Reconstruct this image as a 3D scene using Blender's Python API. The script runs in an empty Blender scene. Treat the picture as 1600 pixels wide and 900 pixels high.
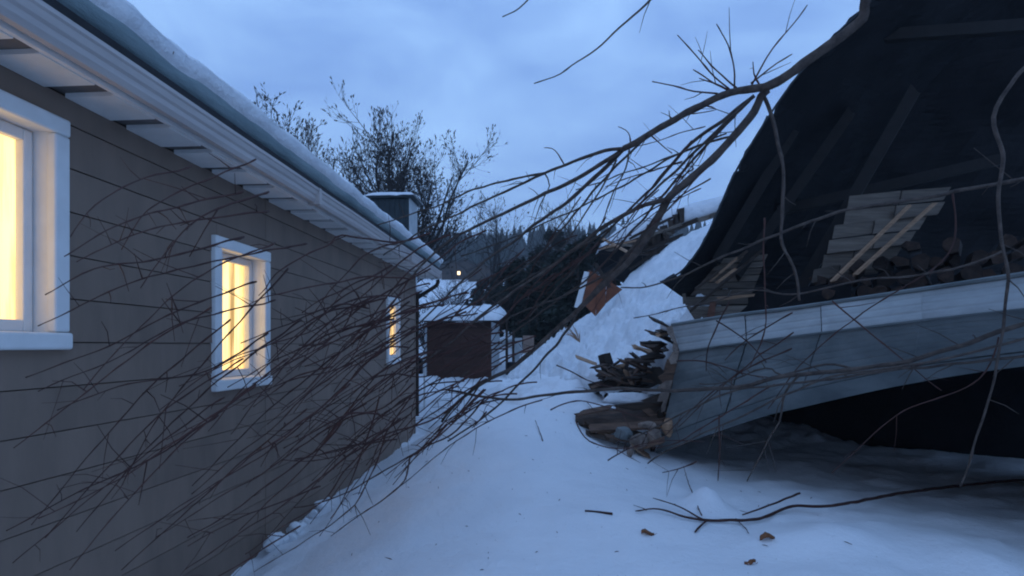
import bpy, bmesh, math, random
import numpy as np
from mathutils import Vector, Matrix, noise

# ------------------------------------------------------------------ camera
SC = bpy.context.scene
COL = SC.collection
F = 870.0                     # focal length in pixels of a 1600 px wide frame
YAW = math.atan(60 / F)       # the house wall runs along +Y; the camera looks a little towards it
EYE = 1.62
cam_d = bpy.data.cameras.new("camera")
cam = bpy.data.objects.new("camera", cam_d)
COL.objects.link(cam)
cam.location = (0, 0, EYE)
cam.rotation_euler = (math.pi / 2, 0, YAW)
cam_d.sensor_width = 36
cam_d.lens = 36 * F / 1600
cam_d.shift_y = 90 / 1600
cam_d.clip_start = 0.05
cam_d.clip_end = 3000
SC.camera = cam

# ------------------------------------------------------------------ sky, sun, exposure
SUN_EL, SUN_ROT = math.radians(4), math.radians(200)
w = bpy.data.worlds.new("World")
SC.world = w
w.use_nodes = True
nt = w.node_tree
nt.nodes.clear()
out = nt.nodes.new("ShaderNodeOutputWorld")
tc = nt.nodes.new("ShaderNodeTexCoord")
sky = nt.nodes.new("ShaderNodeTexSky")
sky.sky_type = 'NISHITA'
sky.sun_disc = False
sky.sun_elevation = SUN_EL
sky.sun_rotation = SUN_ROT
bg1 = nt.nodes.new("ShaderNodeBackground")
bg1.inputs[1].default_value = 0.05
nt.links.new(sky.outputs[0], bg1.inputs[0])
mp = nt.nodes.new("ShaderNodeMapping")
mp.inputs['Scale'].default_value = (1.6, 1.6, 3.2)
nt.links.new(tc.outputs['Generated'], mp.inputs[0])
n1 = nt.nodes.new("ShaderNodeTexNoise")
n1.inputs['Scale'].default_value = 2.3
n1.inputs['Detail'].default_value = 5
n1.inputs['Roughness'].default_value = 0.5
n1.inputs['Distortion'].default_value = 0.4
nt.links.new(mp.outputs[0], n1.inputs['Vector'])
rp = nt.nodes.new("ShaderNodeValToRGB")
rp.color_ramp.elements[0].position = 0.36
rp.color_ramp.elements[0].color = (0.180, 0.330, 0.690, 1)
rp.color_ramp.elements[1].position = 0.70
rp.color_ramp.elements[1].color = (0.325, 0.545, 0.920, 1)
nt.links.new(n1.outputs[0], rp.inputs[0])
bg2 = nt.nodes.new("ShaderNodeBackground")
bg2.inputs[1].default_value = 1.46
nt.links.new(rp.outputs[0], bg2.inputs[0])
mx = nt.nodes.new("ShaderNodeMixShader")
mx.inputs[0].default_value = 0.93
nt.links.new(bg1.outputs[0], mx.inputs[1])
nt.links.new(bg2.outputs[0], mx.inputs[2])
nt.links.new(mx.outputs[0], out.inputs[0])

sun_d = bpy.data.lights.new("sun", 'SUN')
sun_d.energy = 0.04
sun_d.angle = math.radians(40)
sun_d.color = (1.0, 0.93, 0.86)
sun = bpy.data.objects.new("sun", sun_d)
COL.objects.link(sun)
sun.rotation_euler = (math.radians(60), 0, math.radians(-20))

SC.view_settings.view_transform = 'Standard'
SC.view_settings.look = 'None'
SC.view_settings.gamma = 1.0
SC.view_settings.exposure = 0.0
SC.render.engine = 'CYCLES'
SC.cycles.max_bounces = 6
SC.cycles.diffuse_bounces = 4
SC.cycles.transparent_max_bounces = 12
SC.cycles.filter_width = 2.0

R = random.Random(11)


def P(x, y, D):
    """pixel of the 1600x900 photograph at world depth Y = D -> world point"""
    u = (x - 800) / F
    dx = -math.sin(YAW) + u * math.cos(YAW)
    dy = math.cos(YAW) + u * math.sin(YAW)
    t = D / dy
    return Vector((dx * t, D, EYE + (540 - y) / F * t))


# ------------------------------------------------------------------ materials
def mat(name, c1, c2=None, scale=6.0, stretch=(1, 1, 1), rough=0.8, bump=0.2, bscale=None, vary=0.0, spec=0.3,
        detail=6, bdist=0.02, contrast=(0.32, 0.68), specks=None):
    m = bpy.data.materials.new(name)
    m.use_nodes = True
    t = m.node_tree
    b = t.nodes['Principled BSDF']
    b.inputs['Roughness'].default_value = rough
    b.inputs['Specular IOR Level'].default_value = spec
    c2 = c2 or tuple(v * 0.6 for v in c1)
    g = t.nodes.new("ShaderNodeNewGeometry")
    oi = t.nodes.new("ShaderNodeObjectInfo")
    mpn = t.nodes.new("ShaderNodeMapping")
    mpn.inputs['Scale'].default_value = stretch
    add = t.nodes.new("ShaderNodeVectorMath")
    add.operation = 'ADD'
    t.links.new(g.outputs['Position'], mpn.inputs[0])
    sc = t.nodes.new("ShaderNodeMath")
    sc.operation = 'MULTIPLY'
    sc.inputs[1].default_value = 37.0
    t.links.new(oi.outputs['Random'], sc.inputs[0])
    if vary > 0:
        t.links.new(mpn.outputs[0], add.inputs[0])
        t.links.new(sc.outputs[0], add.inputs[1])
        vec = add.outputs[0]
    else:
        vec = mpn.outputs[0]
    n = t.nodes.new("ShaderNodeTexNoise")
    n.inputs['Scale'].default_value = scale
    n.inputs['Detail'].default_value = detail
    n.inputs['Roughness'].default_value = 0.62
    t.links.new(vec, n.inputs['Vector'])
    r = t.nodes.new("ShaderNodeValToRGB")
    r.color_ramp.elements[0].position = contrast[0]
    r.color_ramp.elements[1].position = contrast[1]
    r.color_ramp.elements[0].color = (*c2, 1)
    r.color_ramp.elements[1].color = (*c1, 1)
    t.links.new(n.outputs[0], r.inputs[0])
    col = r.outputs[0]
    if vary > 0:
        mr = t.nodes.new("ShaderNodeMapRange")
        mr.inputs[3].default_value = 1 - vary
        mr.inputs[4].default_value = 1 + vary
        t.links.new(oi.outputs['Random'], mr.inputs[0])
        hs = t.nodes.new("ShaderNodeHueSaturation")
        t.links.new(mr.outputs[0], hs.inputs['Value'])
        t.links.new(col, hs.inputs['Color'])
        col = hs.outputs[0]
    if specks:
        sn = t.nodes.new("ShaderNodeTexNoise")
        sn.inputs['Scale'].default_value = specks[1]
        sn.inputs['Detail'].default_value = 2
        t.links.new(g.outputs['Position'], sn.inputs['Vector'])
        sr = t.nodes.new("ShaderNodeValToRGB")
        sr.color_ramp.elements[0].position = specks[2]
        sr.color_ramp.elements[1].position = specks[2] + 0.03
        t.links.new(sn.outputs[0], sr.inputs[0])
        mixc = t.nodes.new("ShaderNodeMix")
        mixc.data_type = 'RGBA'
        t.links.new(sr.outputs[0], mixc.inputs[0])
        t.links.new(col, mixc.inputs[6])
        mixc.inputs[7].default_value = (*specks[0], 1)
        col = mixc.outputs[2]
    t.links.new(col, b.inputs['Base Color'])
    if bump > 0:
        bn = t.nodes.new("ShaderNodeTexNoise")
        bn.inputs['Scale'].default_value = bscale or scale * 3
        bn.inputs['Detail'].default_value = 6
        bn.inputs['Roughness'].default_value = 0.65
        t.links.new(vec, bn.inputs['Vector'])
        bp = t.nodes.new("ShaderNodeBump")
        bp.inputs['Strength'].default_value = bump
        bp.inputs['Distance'].default_value = bdist
        t.links.new(bn.outputs[0], bp.inputs['Height'])
        t.links.new(bp.outputs[0], b.inputs['Normal'])
    return m


def emit(name, c1, c2, strength, stretch=(1, 1, 1), scale=8):
    m = mat(name, c1, c2, scale=scale, stretch=stretch, bump=0, contrast=(0.36, 0.60))
    b = m.node_tree.nodes['Principled BSDF']
    src = b.inputs['Base Color'].links[0].from_socket
    m.node_tree.links.new(src, b.inputs['Emission Color'])
    b.inputs['Emission Strength'].default_value = strength
    return m


M_SNOW = mat("snow", (0.86, 0.86, 0.87), (0.78, 0.79, 0.81), scale=1.3, rough=0.65, bump=0.45, bscale=14, bdist=0.03,
             specks=((0.16, 0.12, 0.09), 60, 0.735))
M_SNOW_ROUGH = mat("rough_snow", (0.86, 0.86, 0.87), (0.70, 0.72, 0.75), scale=3, rough=0.7, bump=0.7, bscale=9, bdist=0.06,
                   specks=((0.14, 0.10, 0.08), 34, 0.74))
M_SNOW_TEAL = mat("teal_grey_snow", (0.34, 0.42, 0.43), (0.22, 0.29, 0.30), scale=2.5, stretch=(1, .6, 3), rough=0.5, bump=0.5, bscale=10, bdist=0.03)
M_SIDING = mat("siding_paint", (0.252, 0.180, 0.136), (0.188, 0.135, 0.103), scale=2.6, stretch=(1, 1.6, 0.35), rough=0.75, bump=0.25,
               bscale=60, vary=0.05, bdist=0.004)
M_BACKING = mat("dark_backing", (0.07, 0.055, 0.045), scale=5)
M_WHITE = mat("white_paint", (0.78, 0.77, 0.75), (0.70, 0.69, 0.67), scale=8, rough=0.45, bump=0.08)
M_SOFFIT = mat("soffit_paint", (0.80, 0.77, 0.74), (0.68, 0.65, 0.62), scale=5, rough=0.6, vary=0.06)
M_SOFFIT_D = mat("soffit_recess", (0.20, 0.18, 0.17), scale=5)
M_GUTTER = mat("gutter_metal", (0.52, 0.46, 0.43), (0.42, 0.37, 0.35), scale=4, stretch=(1, 0.4, 3), rough=0.5, spec=0.4)
M_ROOF = mat("dark_roofing", (0.03, 0.03, 0.033), scale=12)
M_TEAL = mat("chimney_cladding", (0.022, 0.034, 0.038), (0.015, 0.024, 0.028), scale=5, rough=0.6)
M_GLASS = bpy.data.materials.new("window_glass")
M_GLASS.use_nodes = True
_t = M_GLASS.node_tree
_b = _t.nodes['Principled BSDF']
_t.nodes.remove(_b)
_tr = _t.nodes.new("ShaderNodeBsdfTransparent")
_gl = _t.nodes.new("ShaderNodeBsdfGlossy")
_gl.inputs['Roughness'].default_value = 0.03
_fr = _t.nodes.new("ShaderNodeFresnel")
_fr.inputs[0].default_value = 1.22
_mx = _t.nodes.new("ShaderNodeMixShader")
_ge = _t.nodes.new("ShaderNodeNewGeometry")
_bf = _t.nodes.new("ShaderNodeMath")
_bf.operation = 'SUBTRACT'
_bf.use_clamp = True
_t.links.new(_fr.outputs[0], _bf.inputs[0])
_t.links.new(_ge.outputs['Backfacing'], _bf.inputs[1])
_t.links.new(_bf.outputs[0], _mx.inputs[0])
_t.links.new(_tr.outputs[0], _mx.inputs[1])
_t.links.new(_gl.outputs[0], _mx.inputs[2])
_t.links.new(_mx.outputs[0], _t.nodes['Material Output'].inputs[0])
M_CURTAIN = emit("lit_curtain", (1.0, 0.71, 0.31), (0.32, 0.19, 0.062), 1.75, stretch=(1, 1, 0.04), scale=15)
M_LAMP = emit("lamp_glow", (1.0, 0.72, 0.40), (1.0, 0.7, 0.36), 3.0)
M_SHED = mat("shed_boards", (0.070, 0.032, 0.022), (0.045, 0.021, 0.015), scale=6, stretch=(0.6, 1, 6), vary=0.25, bump=0.3)
M_SHED_SIDE = mat("pale_shed_paint", (0.50, 0.52, 0.52), (0.36, 0.38, 0.39), scale=4)
M_ORANGE = mat("rust_orange_board", (0.235, 0.082, 0.042), (0.150, 0.052, 0.028), scale=6, vary=0.12)
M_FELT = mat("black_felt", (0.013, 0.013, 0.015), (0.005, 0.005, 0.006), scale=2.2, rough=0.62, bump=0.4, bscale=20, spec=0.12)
M_PLANK = mat("weathered_plank", (0.17, 0.135, 0.105), (0.085, 0.066, 0.052), scale=7, stretch=(0.4, 0.4, 5), vary=0.3, bump=0.4)
M_FRESH = mat("split_wood", (0.42, 0.26, 0.16), (0.26, 0.15, 0.09), scale=9, stretch=(0.5, 0.5, 4), vary=0.25, bump=0.4)
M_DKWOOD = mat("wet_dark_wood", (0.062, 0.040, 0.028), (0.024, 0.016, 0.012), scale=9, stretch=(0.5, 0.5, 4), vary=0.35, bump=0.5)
M_BROKEN = mat("broken_brown_wood", (0.150, 0.085, 0.055), (0.040, 0.024, 0.017), scale=9, stretch=(0.5, 0.5, 4), vary=0.4, bump=0.5)
M_RAFT = mat("dark_rafter", (0.016, 0.013, 0.012), scale=8)  # near-black base colour for the rafters
M_REDPOST = mat("red_brown_post", (0.16, 0.07, 0.045), scale=9)
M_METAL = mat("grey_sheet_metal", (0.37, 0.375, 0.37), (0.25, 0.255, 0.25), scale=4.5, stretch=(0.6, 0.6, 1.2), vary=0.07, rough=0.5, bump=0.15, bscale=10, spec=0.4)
M_METAL_D = mat("dark_shaded_metal", (0.175, 0.192, 0.190), (0.095, 0.110, 0.112), scale=4.0, stretch=(0.7, 0.7, 1.0), vary=0.08, rough=0.55, bump=0.2, bscale=8, spec=0.4)  # darker copy of the metal, shade of the lower wall put into colour
M_INSUL = mat("pale_insulation", (0.40, 0.31, 0.25), (0.16, 0.12, 0.10), scale=9, rough=0.9, bump=0.8, bdist=0.05, vary=0.15)
M_BARK = mat("grey_bark", (0.120, 0.090, 0.073), (0.042, 0.031, 0.027), scale=17, stretch=(1, 1, 1), bump=0.6, bscale=50, rough=0.9)
M_TWIG = mat("red_brown_twig", (0.088, 0.036, 0.028), (0.046, 0.020, 0.016), scale=10, bump=0, vary=0.25, rough=0.75)
M_BGTWIG = mat("dark_twig", (0.030, 0.024, 0.021), (0.018, 0.015, 0.013), scale=4, bump=0)
M_BUD = mat("withered_leaf", (0.036, 0.026, 0.020), (0.020, 0.016, 0.014), scale=4, bump=0)
M_NEEDLE = mat("evergreen_needles", (0.022, 0.032, 0.022), (0.010, 0.016, 0.013), scale=2.5, bump=0)
M_FOREST = mat("far_forest", (0.030, 0.042, 0.036), (0.016, 0.024, 0.021), scale=0.25, bump=0)
M_LOGEND = mat("log_end", (0.050, 0.028, 0.019), (0.016, 0.010, 0.008), scale=18, vary=0.5)
M_LEAF = mat("dead_leaf", (0.30, 0.125, 0.055), (0.17, 0.07, 0.035), scale=40, bump=0.2)
M_BLACK = mat("black_plastic", (0.010, 0.010, 0.012), scale=5, rough=0.5)
M_HOUSE_FAR = mat("far_house_wall", (0.075, 0.05, 0.035), scale=2)
M_TAN = mat("tan_box_wood", (0.42, 0.30, 0.24), (0.32, 0.22, 0.17), scale=8, vary=0.15)


# ------------------------------------------------------------------ mesh helpers
class MB:
    def __init__(self):
        self.v, self.f, self.n = [], [], 0

    def add(self, verts, faces):
        o = self.n
        self.v.extend([tuple(p) for p in verts])
        self.f.extend([tuple(i + o for i in q) for q in faces])
        self.n += len(verts)
        return self

    def box(self, x0, x1, y0, y1, z0, z1):
        vs = [(x, y, z) for z in (z0, z1) for y in (y0, y1) for x in (x0, x1)]
        return self.add(vs, [(0, 2, 3, 1), (4, 5, 7, 6), (0, 1, 5, 4), (2, 6, 7, 3), (0, 4, 6, 2), (1, 3, 7, 5)])

    def prism(self, poly, d):
        """solid from a planar 3-D polygon pushed along vector d"""
        n = len(poly)
        d = Vector(d)
        vs = [Vector(p) for p in poly] + [Vector(p) + d for p in poly]
        fs = [tuple(range(n)), tuple(range(2 * n - 1, n - 1, -1))]
        fs += [(i, i + n, (i + 1) % n + n, (i + 1) % n) for i in range(n)]
        return self.add(vs, fs)

    def bar(self, a, b, wd, ht, up=(0, 0, 1), jag=0.0, rnd=None):
        """board from a to b, wd wide (sideways) and ht thick, ends ragged by jag"""
        a, b = Vector(a), Vector(b)
        d = (b - a).normalized()
        s = d.cross(Vector(up))
        if s.length < 1e-4:
            s = d.cross(Vector((1, 0, 0)))
        s.normalize()
        u = s.cross(d)
        vs = []
        for base, sg in ((a, -1), (b, 1)):
            for sx, su in ((-1, -1), (1, -1), (1, 1), (-1, 1)):
                j = d * (sg * jag * rnd.uniform(-1, 1)) if rnd else Vector()
                vs.append(base + s * (sx * wd / 2) + u * (su * ht / 2) + j)
        return self.add(vs, [(0, 1, 2, 3), (7, 6, 5, 4), (0, 4, 5, 1), (1, 5, 6, 2), (2, 6, 7, 3), (3, 7, 4, 0)])

    def tube(self, pts, radii, sides=6, cap=True):
        pts = [Vector(p) for p in pts]
        n = len(pts)
        d0 = (pts[1] - pts[0]).normalized()
        u = d0.orthogonal().normalized()
        vs, fs = [], []
        for i in range(n):
            d = (pts[min(i + 1, n - 1)] - pts[max(i - 1, 0)])
            d = d.normalized() if d.length > 1e-9 else d0
            u = (u - d * u.dot(d))
            u = u.normalized() if u.length > 1e-6 else d.orthogonal().normalized()
            v = d.cross(u)
            for k in range(sides):
                a = 2 * math.pi * k / sides
                vs.append(pts[i] + (u * math.cos(a) + v * math.sin(a)) * radii[i])
        for i in range(n - 1):
            for k in range(sides):
                k2 = (k + 1) % sides
                fs.append((i * sides + k, i * sides + k2, (i + 1) * sides + k2, (i + 1) * sides + k))
        if cap:
            fs.append(tuple(range(sides - 1, -1, -1)))
            fs.append(tuple((n - 1) * sides + k for k in range(sides)))
        return self.add(vs, fs)

    def grid(self, g):
        """g[i][j] points -> quads"""
        a, b = len(g), len(g[0])
        vs = [p for row in g for p in row]
        fs = [(i * b + j, i * b + j + 1, (i + 1) * b + j + 1, (i + 1) * b + j) for i in range(a - 1) for j in range(b - 1)]
        return self.add(vs, fs)

    def slab(self, g, off):
        """closed sheet: grid g and the same grid pushed by off"""
        a, b = len(g), len(g[0])
        off = Vector(off)
        top = [Vector(p) for row in g for p in row]
        bot = [p + off for p in top]
        N = a * b
        fs = []
        for i in range(a - 1):
            for j in range(b - 1):
                q = (i * b + j, i * b + j + 1, (i + 1) * b + j + 1, (i + 1) * b + j)
                fs.append(q)
                fs.append(tuple(k + N for k in reversed(q)))
        rim = [j for j in range(b)] + [i * b + b - 1 for i in range(1, a)] + [(a - 1) * b + j for j in range(b - 2, -1, -1)] + \
              [i * b for i in range(a - 2, 0, -1)]
        for k in range(len(rim)):
            p, q = rim[k], rim[(k + 1) % len(rim)]
            fs.append((p, p + N, q + N, q))
        return self.add(top + bot, fs)

    def build(self, name, m, parent=None, smooth=False, fix=False):
        vs = np.array(self.v, dtype=float)
        if parent is not None:
            org = Vector(world_of(parent))
        else:
            lo, hi = vs.min(0), vs.max(0)
            org = Vector(((lo[0] + hi[0]) / 2, (lo[1] + hi[1]) / 2, lo[2]))
        vs = vs - np.array(org)
        me = bpy.data.meshes.new(name)
        me.from_pydata(vs.tolist(), [], self.f)
        if fix:
            bm = bmesh.new()
            bm.from_mesh(me)
            bmesh.ops.recalc_face_normals(bm, faces=bm.faces)
            bm.to_mesh(me)
            bm.free()
        if smooth:
            me.polygons.foreach_set("use_smooth", [True] * len(me.polygons))
        me.materials.append(m)
        me.update()
        o = bpy.data.objects.new(name, me)
        COL.objects.link(o)
        if parent is not None:
            o.parent = parent            # parents carry no rotation and their meshes are stored from their origin
        else:
            o.location = org
        return o


def world_of(o):
    p = Vector(o.location)
    while o.parent:
        o = o.parent
        p += o.location
    return p


def tag(o, label=None, cat=None, group=None, kind=None):
    for k, v in (('label', label), ('category', cat), ('group', group), ('kind', kind)):
        if v:
            o[k] = v
    return o


def thing(name, loc, label, cat, group=None):
    o = bpy.data.objects.new(name, None)
    o.empty_display_size = 0.1
    COL.objects.link(o)
    o.location = loc
    return tag(o, label, cat, group)


def bevel(o, wd, seg=2):
    m = o.modifiers.new("bevel", 'BEVEL')
    m.width = wd
    m.segments = seg
    m.limit_method = 'ANGLE'
    return o


def spline(pts, rad, step=0.06, wob=0.0, rnd=None):
    """Catmull-Rom through pts, with radii, resampled"""
    pts = [Vector(p) for p in pts]
    o, r = [], []
    n = len(pts)
    for i in range(n - 1):
        p0, p1, p2, p3 = pts[max(i - 1, 0)], pts[i], pts[i + 1], pts[min(i + 2, n - 1)]
        k = max(2, int((p2 - p1).length / step))
        for j in range(k):
            t = j / k
            t2, t3 = t * t, t * t * t
            q = 0.5 * ((2 * p1) + (p2 - p0) * t + (2 * p0 - 5 * p1 + 4 * p2 - p3) * t2 + (3 * p1 - p0 - 3 * p2 + p3) * t3)
            o.append(q)
            r.append(rad[i] * (1 - t) + rad[i + 1] * t)
    o.append(pts[-1])
    r.append(rad[-1])
    if wob and rnd:
        sd = rnd.uniform(0, 100)
        for i, q in enumerate(o):
            a = noise.noise_vector(Vector((i * 0.33 + sd, sd, 0)))
            o[i] = q + a * min(wob, r[i] * 1.6 + 0.002)
            r[i] *= 1 + 0.16 * noise.noise(Vector((i * 0.5 + sd, 7, 1))) + (0.35 if (i % 4 == 1 and r[i] < .006) else 0)
    return o, r


def fbm(x, y, z=0.0, oct=4):
    return noise.fractal(Vector((x, y, z)), 1.0, 2.1, oct)


# ------------------------------------------------------------------ ground
CP = []
for (x, y, D) in [(700, 900, 3.3), (900, 900, 3.35), (1050, 900, 3.4), (1238, 900, 3.45),
                  (800, 770, 4.7), (900, 770, 4.8), (700, 760, 4.9), (1000, 790, 4.5), (640, 770, 4.9),
                  (720, 642, 7.2), (800, 634, 7.2), (860, 640, 7.1), (660, 700, 6.8), (790, 690, 5.8), (700, 700, 5.9),
                  (910, 672, 6.7), (960, 698, 6.4), (1030, 728, 6.1), (1075, 760, 5.5), (1130, 812, 4.5),
                  (1150, 735, 6.6), (1200, 760, 5.8), (1238, 770, 5.4), (1238, 720, 7.2), (1110, 715, 7.6),
                  (700, 612, 13.5), (800, 598, 13), (860, 612, 9.5), (760, 604, 12), (900, 590, 11)]:
    CP.append(tuple(P(x, y, D)))
CP += [(-.6, 9.2, .50), (.1, 9.2, .55), (.8, 9.0, .55), (-1.3, 9.4, .35), (-2.4, 9.8, 0.0), (-2.4, 8, -0.05), (-2.4, 6, -0.10), (-2.4, 4.4, -0.14), (-2.4, 2, -0.15), (-2.4, 0, -0.15), (-2.2, 11.5, 0.35),
       (-1.75, 4.0, 0.02), (-1.75, 6, 0.22), (-1.7, 8, 0.36), (-1.7, 2, 0.0), (-1.2, 4.2, 0.2), (-1.2, 2.8, 0.14),
       (0, 0, 0.12), (0, 1.5, 0.18), (2, 0, 0.15), (2, 2, 0.15), (4, 3, 0.2), (5, 5, 0.15), (4, 7, 0.1), (6, 8, 0.2), (3, 9, 0.3), (5, 12, 0.5),
       (-3.2, 12, 0.6), (-3, 14, 0.7), (-6, 15, 0.8), (-6, 10, 0.4), (-6, 0, 0), (0, -4, 0.0), (6, -4, 0.1), (-6, -4, 0),
       (-2, 16, 0.8), (0, 16, 0.95), (2, 14, 0.8), (4, 16, 0.9), (-2, 20, 1.3), (1, 20, 1.5), (5, 20, 1.4), (9, 16, 0.9), (9, 6, 0.2)]
CP = np.array(CP)


def tps_fit(c):
    n = len(c)
    d = np.sqrt(((c[:, None, :2] - c[None, :, :2]) ** 2).sum(-1)) + 1e-9
    K = d * d * np.log(d) + np.eye(n) * 0.15
    A = np.zeros((n + 3, n + 3))
    A[:n, :n] = K
    A[:n, n] = 1
    A[:n, n + 1:] = c[:, :2]
    A[n, :n] = 1
    A[n + 1:, :n] = c[:, :2].T
    b = np.zeros(n + 3)
    b[:n] = c[:, 2]
    return np.linalg.solve(A, b)


TW = tps_fit(CP)


def sstep(a, b, x):
    t = min(max((x - a) / (b - a), 0), 1)
    return t * t * (3 - 2 * t)


FAR = [(-400, 0.3), (0, 0.3), (16, 0.9), (22, 1.7), (40, 3.6), (60, 6.2), (90, 11), (130, 19), (180, 30), (230, 38), (290, 42), (700, 60)]


def far_z(Y):
    return float(np.interp(Y, [a for a, _ in FAR], [b for _, b in FAR]))


def ground_base(X, Y):
    d = np.sqrt((CP[:, 0] - X) ** 2 + (CP[:, 1] - Y) ** 2) + 1e-9
    z = float((TW[:-3] * d * d * np.log(d)).sum() + TW[-3] + TW[-2] * X + TW[-1] * Y)
    wgt = max(sstep(17, 24, Y), sstep(7, 11, abs(X - 1)), sstep(3, 8, -Y))
    return z * (1 - wgt) + far_z(Y) * wgt


def ground(X, Y):
    z = ground_base(X, Y)
    near = 1 - sstep(20, 40, Y)
    z += near * (0.045 * fbm(X * 0.9, Y * 0.9, 3.1, 4) + 0.010 * fbm(X * 5, Y * 5, 1.0, 4))
    z += near * 0.05 * sstep(.9, 2.2, X) * max(0, fbm(X * 2.4, Y * 2.4, 6.0, 3))
    # churned snow beyond the crest of the path
    ch = sstep(7.6, 9, Y) * near
    z += ch * (0.06 * fbm(X * 2.6, Y * 2.6, 9.0, 4) + 0.09 * abs(fbm(X * 3.1, Y * 1.9, 4.0, 4)))
    # the hump by the cavity
    for hx, hy, hr, hh in HUMPS:
        q = ((X - hx) ** 2 + (Y - hy) ** 2) / hr ** 2
        if q < 6:
            z += hh * math.exp(-q)
    # torn lip of snow along the wall
    if X < -1.3 and -1 < Y < 8:
        z += 0.075 * sstep(-1.75, -2.1, X) * (1 - sstep(5.6, 7.5, Y)) * max(0, 0.35 + fbm(X * 5, Y * 4.4, 5.5, 4))
    if Y > 30:
        z += min(Y / 60, 3) * fbm(X * 0.02, Y * 0.02, 8, 3)
    return z


_h = P(1105, 800, 4.75)
HUMPS = [(_h.x, _h.y, 0.15, 0.17), (P(1215, 860, 4).x, 4.0, 0.22, 0.04), (P(1320, 850, 4).x, 4.1, 0.30, 0.13), (P(1480, 830, 4).x, 4.0, 0.4, 0.10)]


def axis(lo, hi, step, far_lo, far_hi, grow=1.22):
    a = list(np.arange(lo, hi, step))
    s, p = step, a[-1]
    while p < far_hi:
        s *= grow
        p += s
        a.append(p)
    s, p = step, a[0]
    pre = []
    while p > far_lo:
        s *= grow
        p -= s
        pre.append(p)
    return pre[::-1] + a


xs = axis(-2.9, 5.6, 0.06, -330, 330)
ys = axis(1.6, 14.0, 0.065, -50, 400, 1.12)
mb = MB()
mb.grid([[(x, y, ground(x, y)) for x in xs] for y in ys])
gr = mb.build("snowy_ground", M_SNOW, smooth=True)
tag(gr, kind='structure')

# ------------------------------------------------------------------ the house on the left
WX = -2.4
EAVE = 2.86
house = thing("clapboard_house", (WX - 3, 5, -0.4), "taupe clapboard house with lit windows and thick snow along its eave", "house")
WINS = [(3.80, 4.58, 1.29, 2.41), (8.02, 8.68, 1.34, 2.36), (1.78, 2.60, 1.60, 2.73)]   # outer edge of the casing
TRIM = 0.085


def cut_rects(r, holes):
    rs = [r]
    for h in holes:
        nr = []
        for (a, b, c, d) in rs:
            if h[0] >= b or h[1] <= a or h[2] >= d or h[3] <= c:
                nr.append((a, b, c, d))
                continue
            if h[0] > a:
                nr.append((a, h[0], c, d))
            if h[1] < b:
                nr.append((h[1], b, c, d))
            a2, b2 = max(a, h[0]), min(b, h[1])
            if h[2] > c:
                nr.append((a2, b2, c, h[2]))
            if h[3] < d:
                nr.append((a2, b2, h[3], d))
        rs = nr
    return rs


HOLES = [(a + TRIM - 0.02, b - TRIM + 0.02, c + TRIM - 0.02, d - TRIM + 0.02) for a, b, c, d in WINS]
rows = [1.636 + 0.218 * k for k in range(-9, 6)] + [EAVE]
rows = [z for z in rows if z <= EAVE]
joints = [-3.0, -0.25, 2.15, 4.55, 6.95, 9.72]
for i in range(len(rows) - 1):
    for j in range(len(joints) - 1):
        mb = MB()
        for (a, b, c, d) in cut_rects((joints[j] + 0.0025, joints[j + 1] - 0.0025, rows[i] + 0.0028, rows[i + 1] - 0.0028), HOLES):
            # lower lip stands a little prouder than the top, like lapped cladding
            o1, o2 = R.uniform(0, 0.002), R.uniform(-0.002, 0.002)
            x0 = WX - 0.02
            vs = [(x0, a, c), (x0, b, c), (x0, b, d), (x0, a, d), (WX + o1, a, c), (WX + o1 + o2, b, c), (WX - 0.004 + o2, b, d), (WX - 0.004, a, d)]
            mb.add(vs, [(0, 1, 2, 3), (7, 6, 5, 4), (0, 4, 5, 1), (1, 5, 6, 2), (2, 6, 7, 3), (3, 7, 4, 0)])
        if mb.v:
            mb.build("siding_board", M_SIDING, house)
mb = MB()
for (a, b, c, d) in cut_rects((-3.0, 9.70, -0.42, EAVE), HOLES):
    mb.box(WX - 0.19, WX - 0.022, a, b, c, d)
mb.box(WX - 6, WX - 0.16, 9.5, 9.70, -0.42, EAVE)      # gable end
mb.box(WX - 6, WX - 0.16, -3, -2.85, -0.42, EAVE)
mb.box(WX - 6, WX - 5.85, -3, 9.7, -0.42, EAVE)
mb.build("wall", M_BACKING, house)
mb = MB().box(WX - 0.03, WX + 0.004, 9.722, 9.79, -0.40, EAVE - 0.004)
mb.build("corner_board", M_SIDING, house)
# dark plinth
MB().box(WX - 0.1, WX - 0.025, -3, 9.7, -0.9, -0.35).build("plinth", M_BACKING, house)


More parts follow.
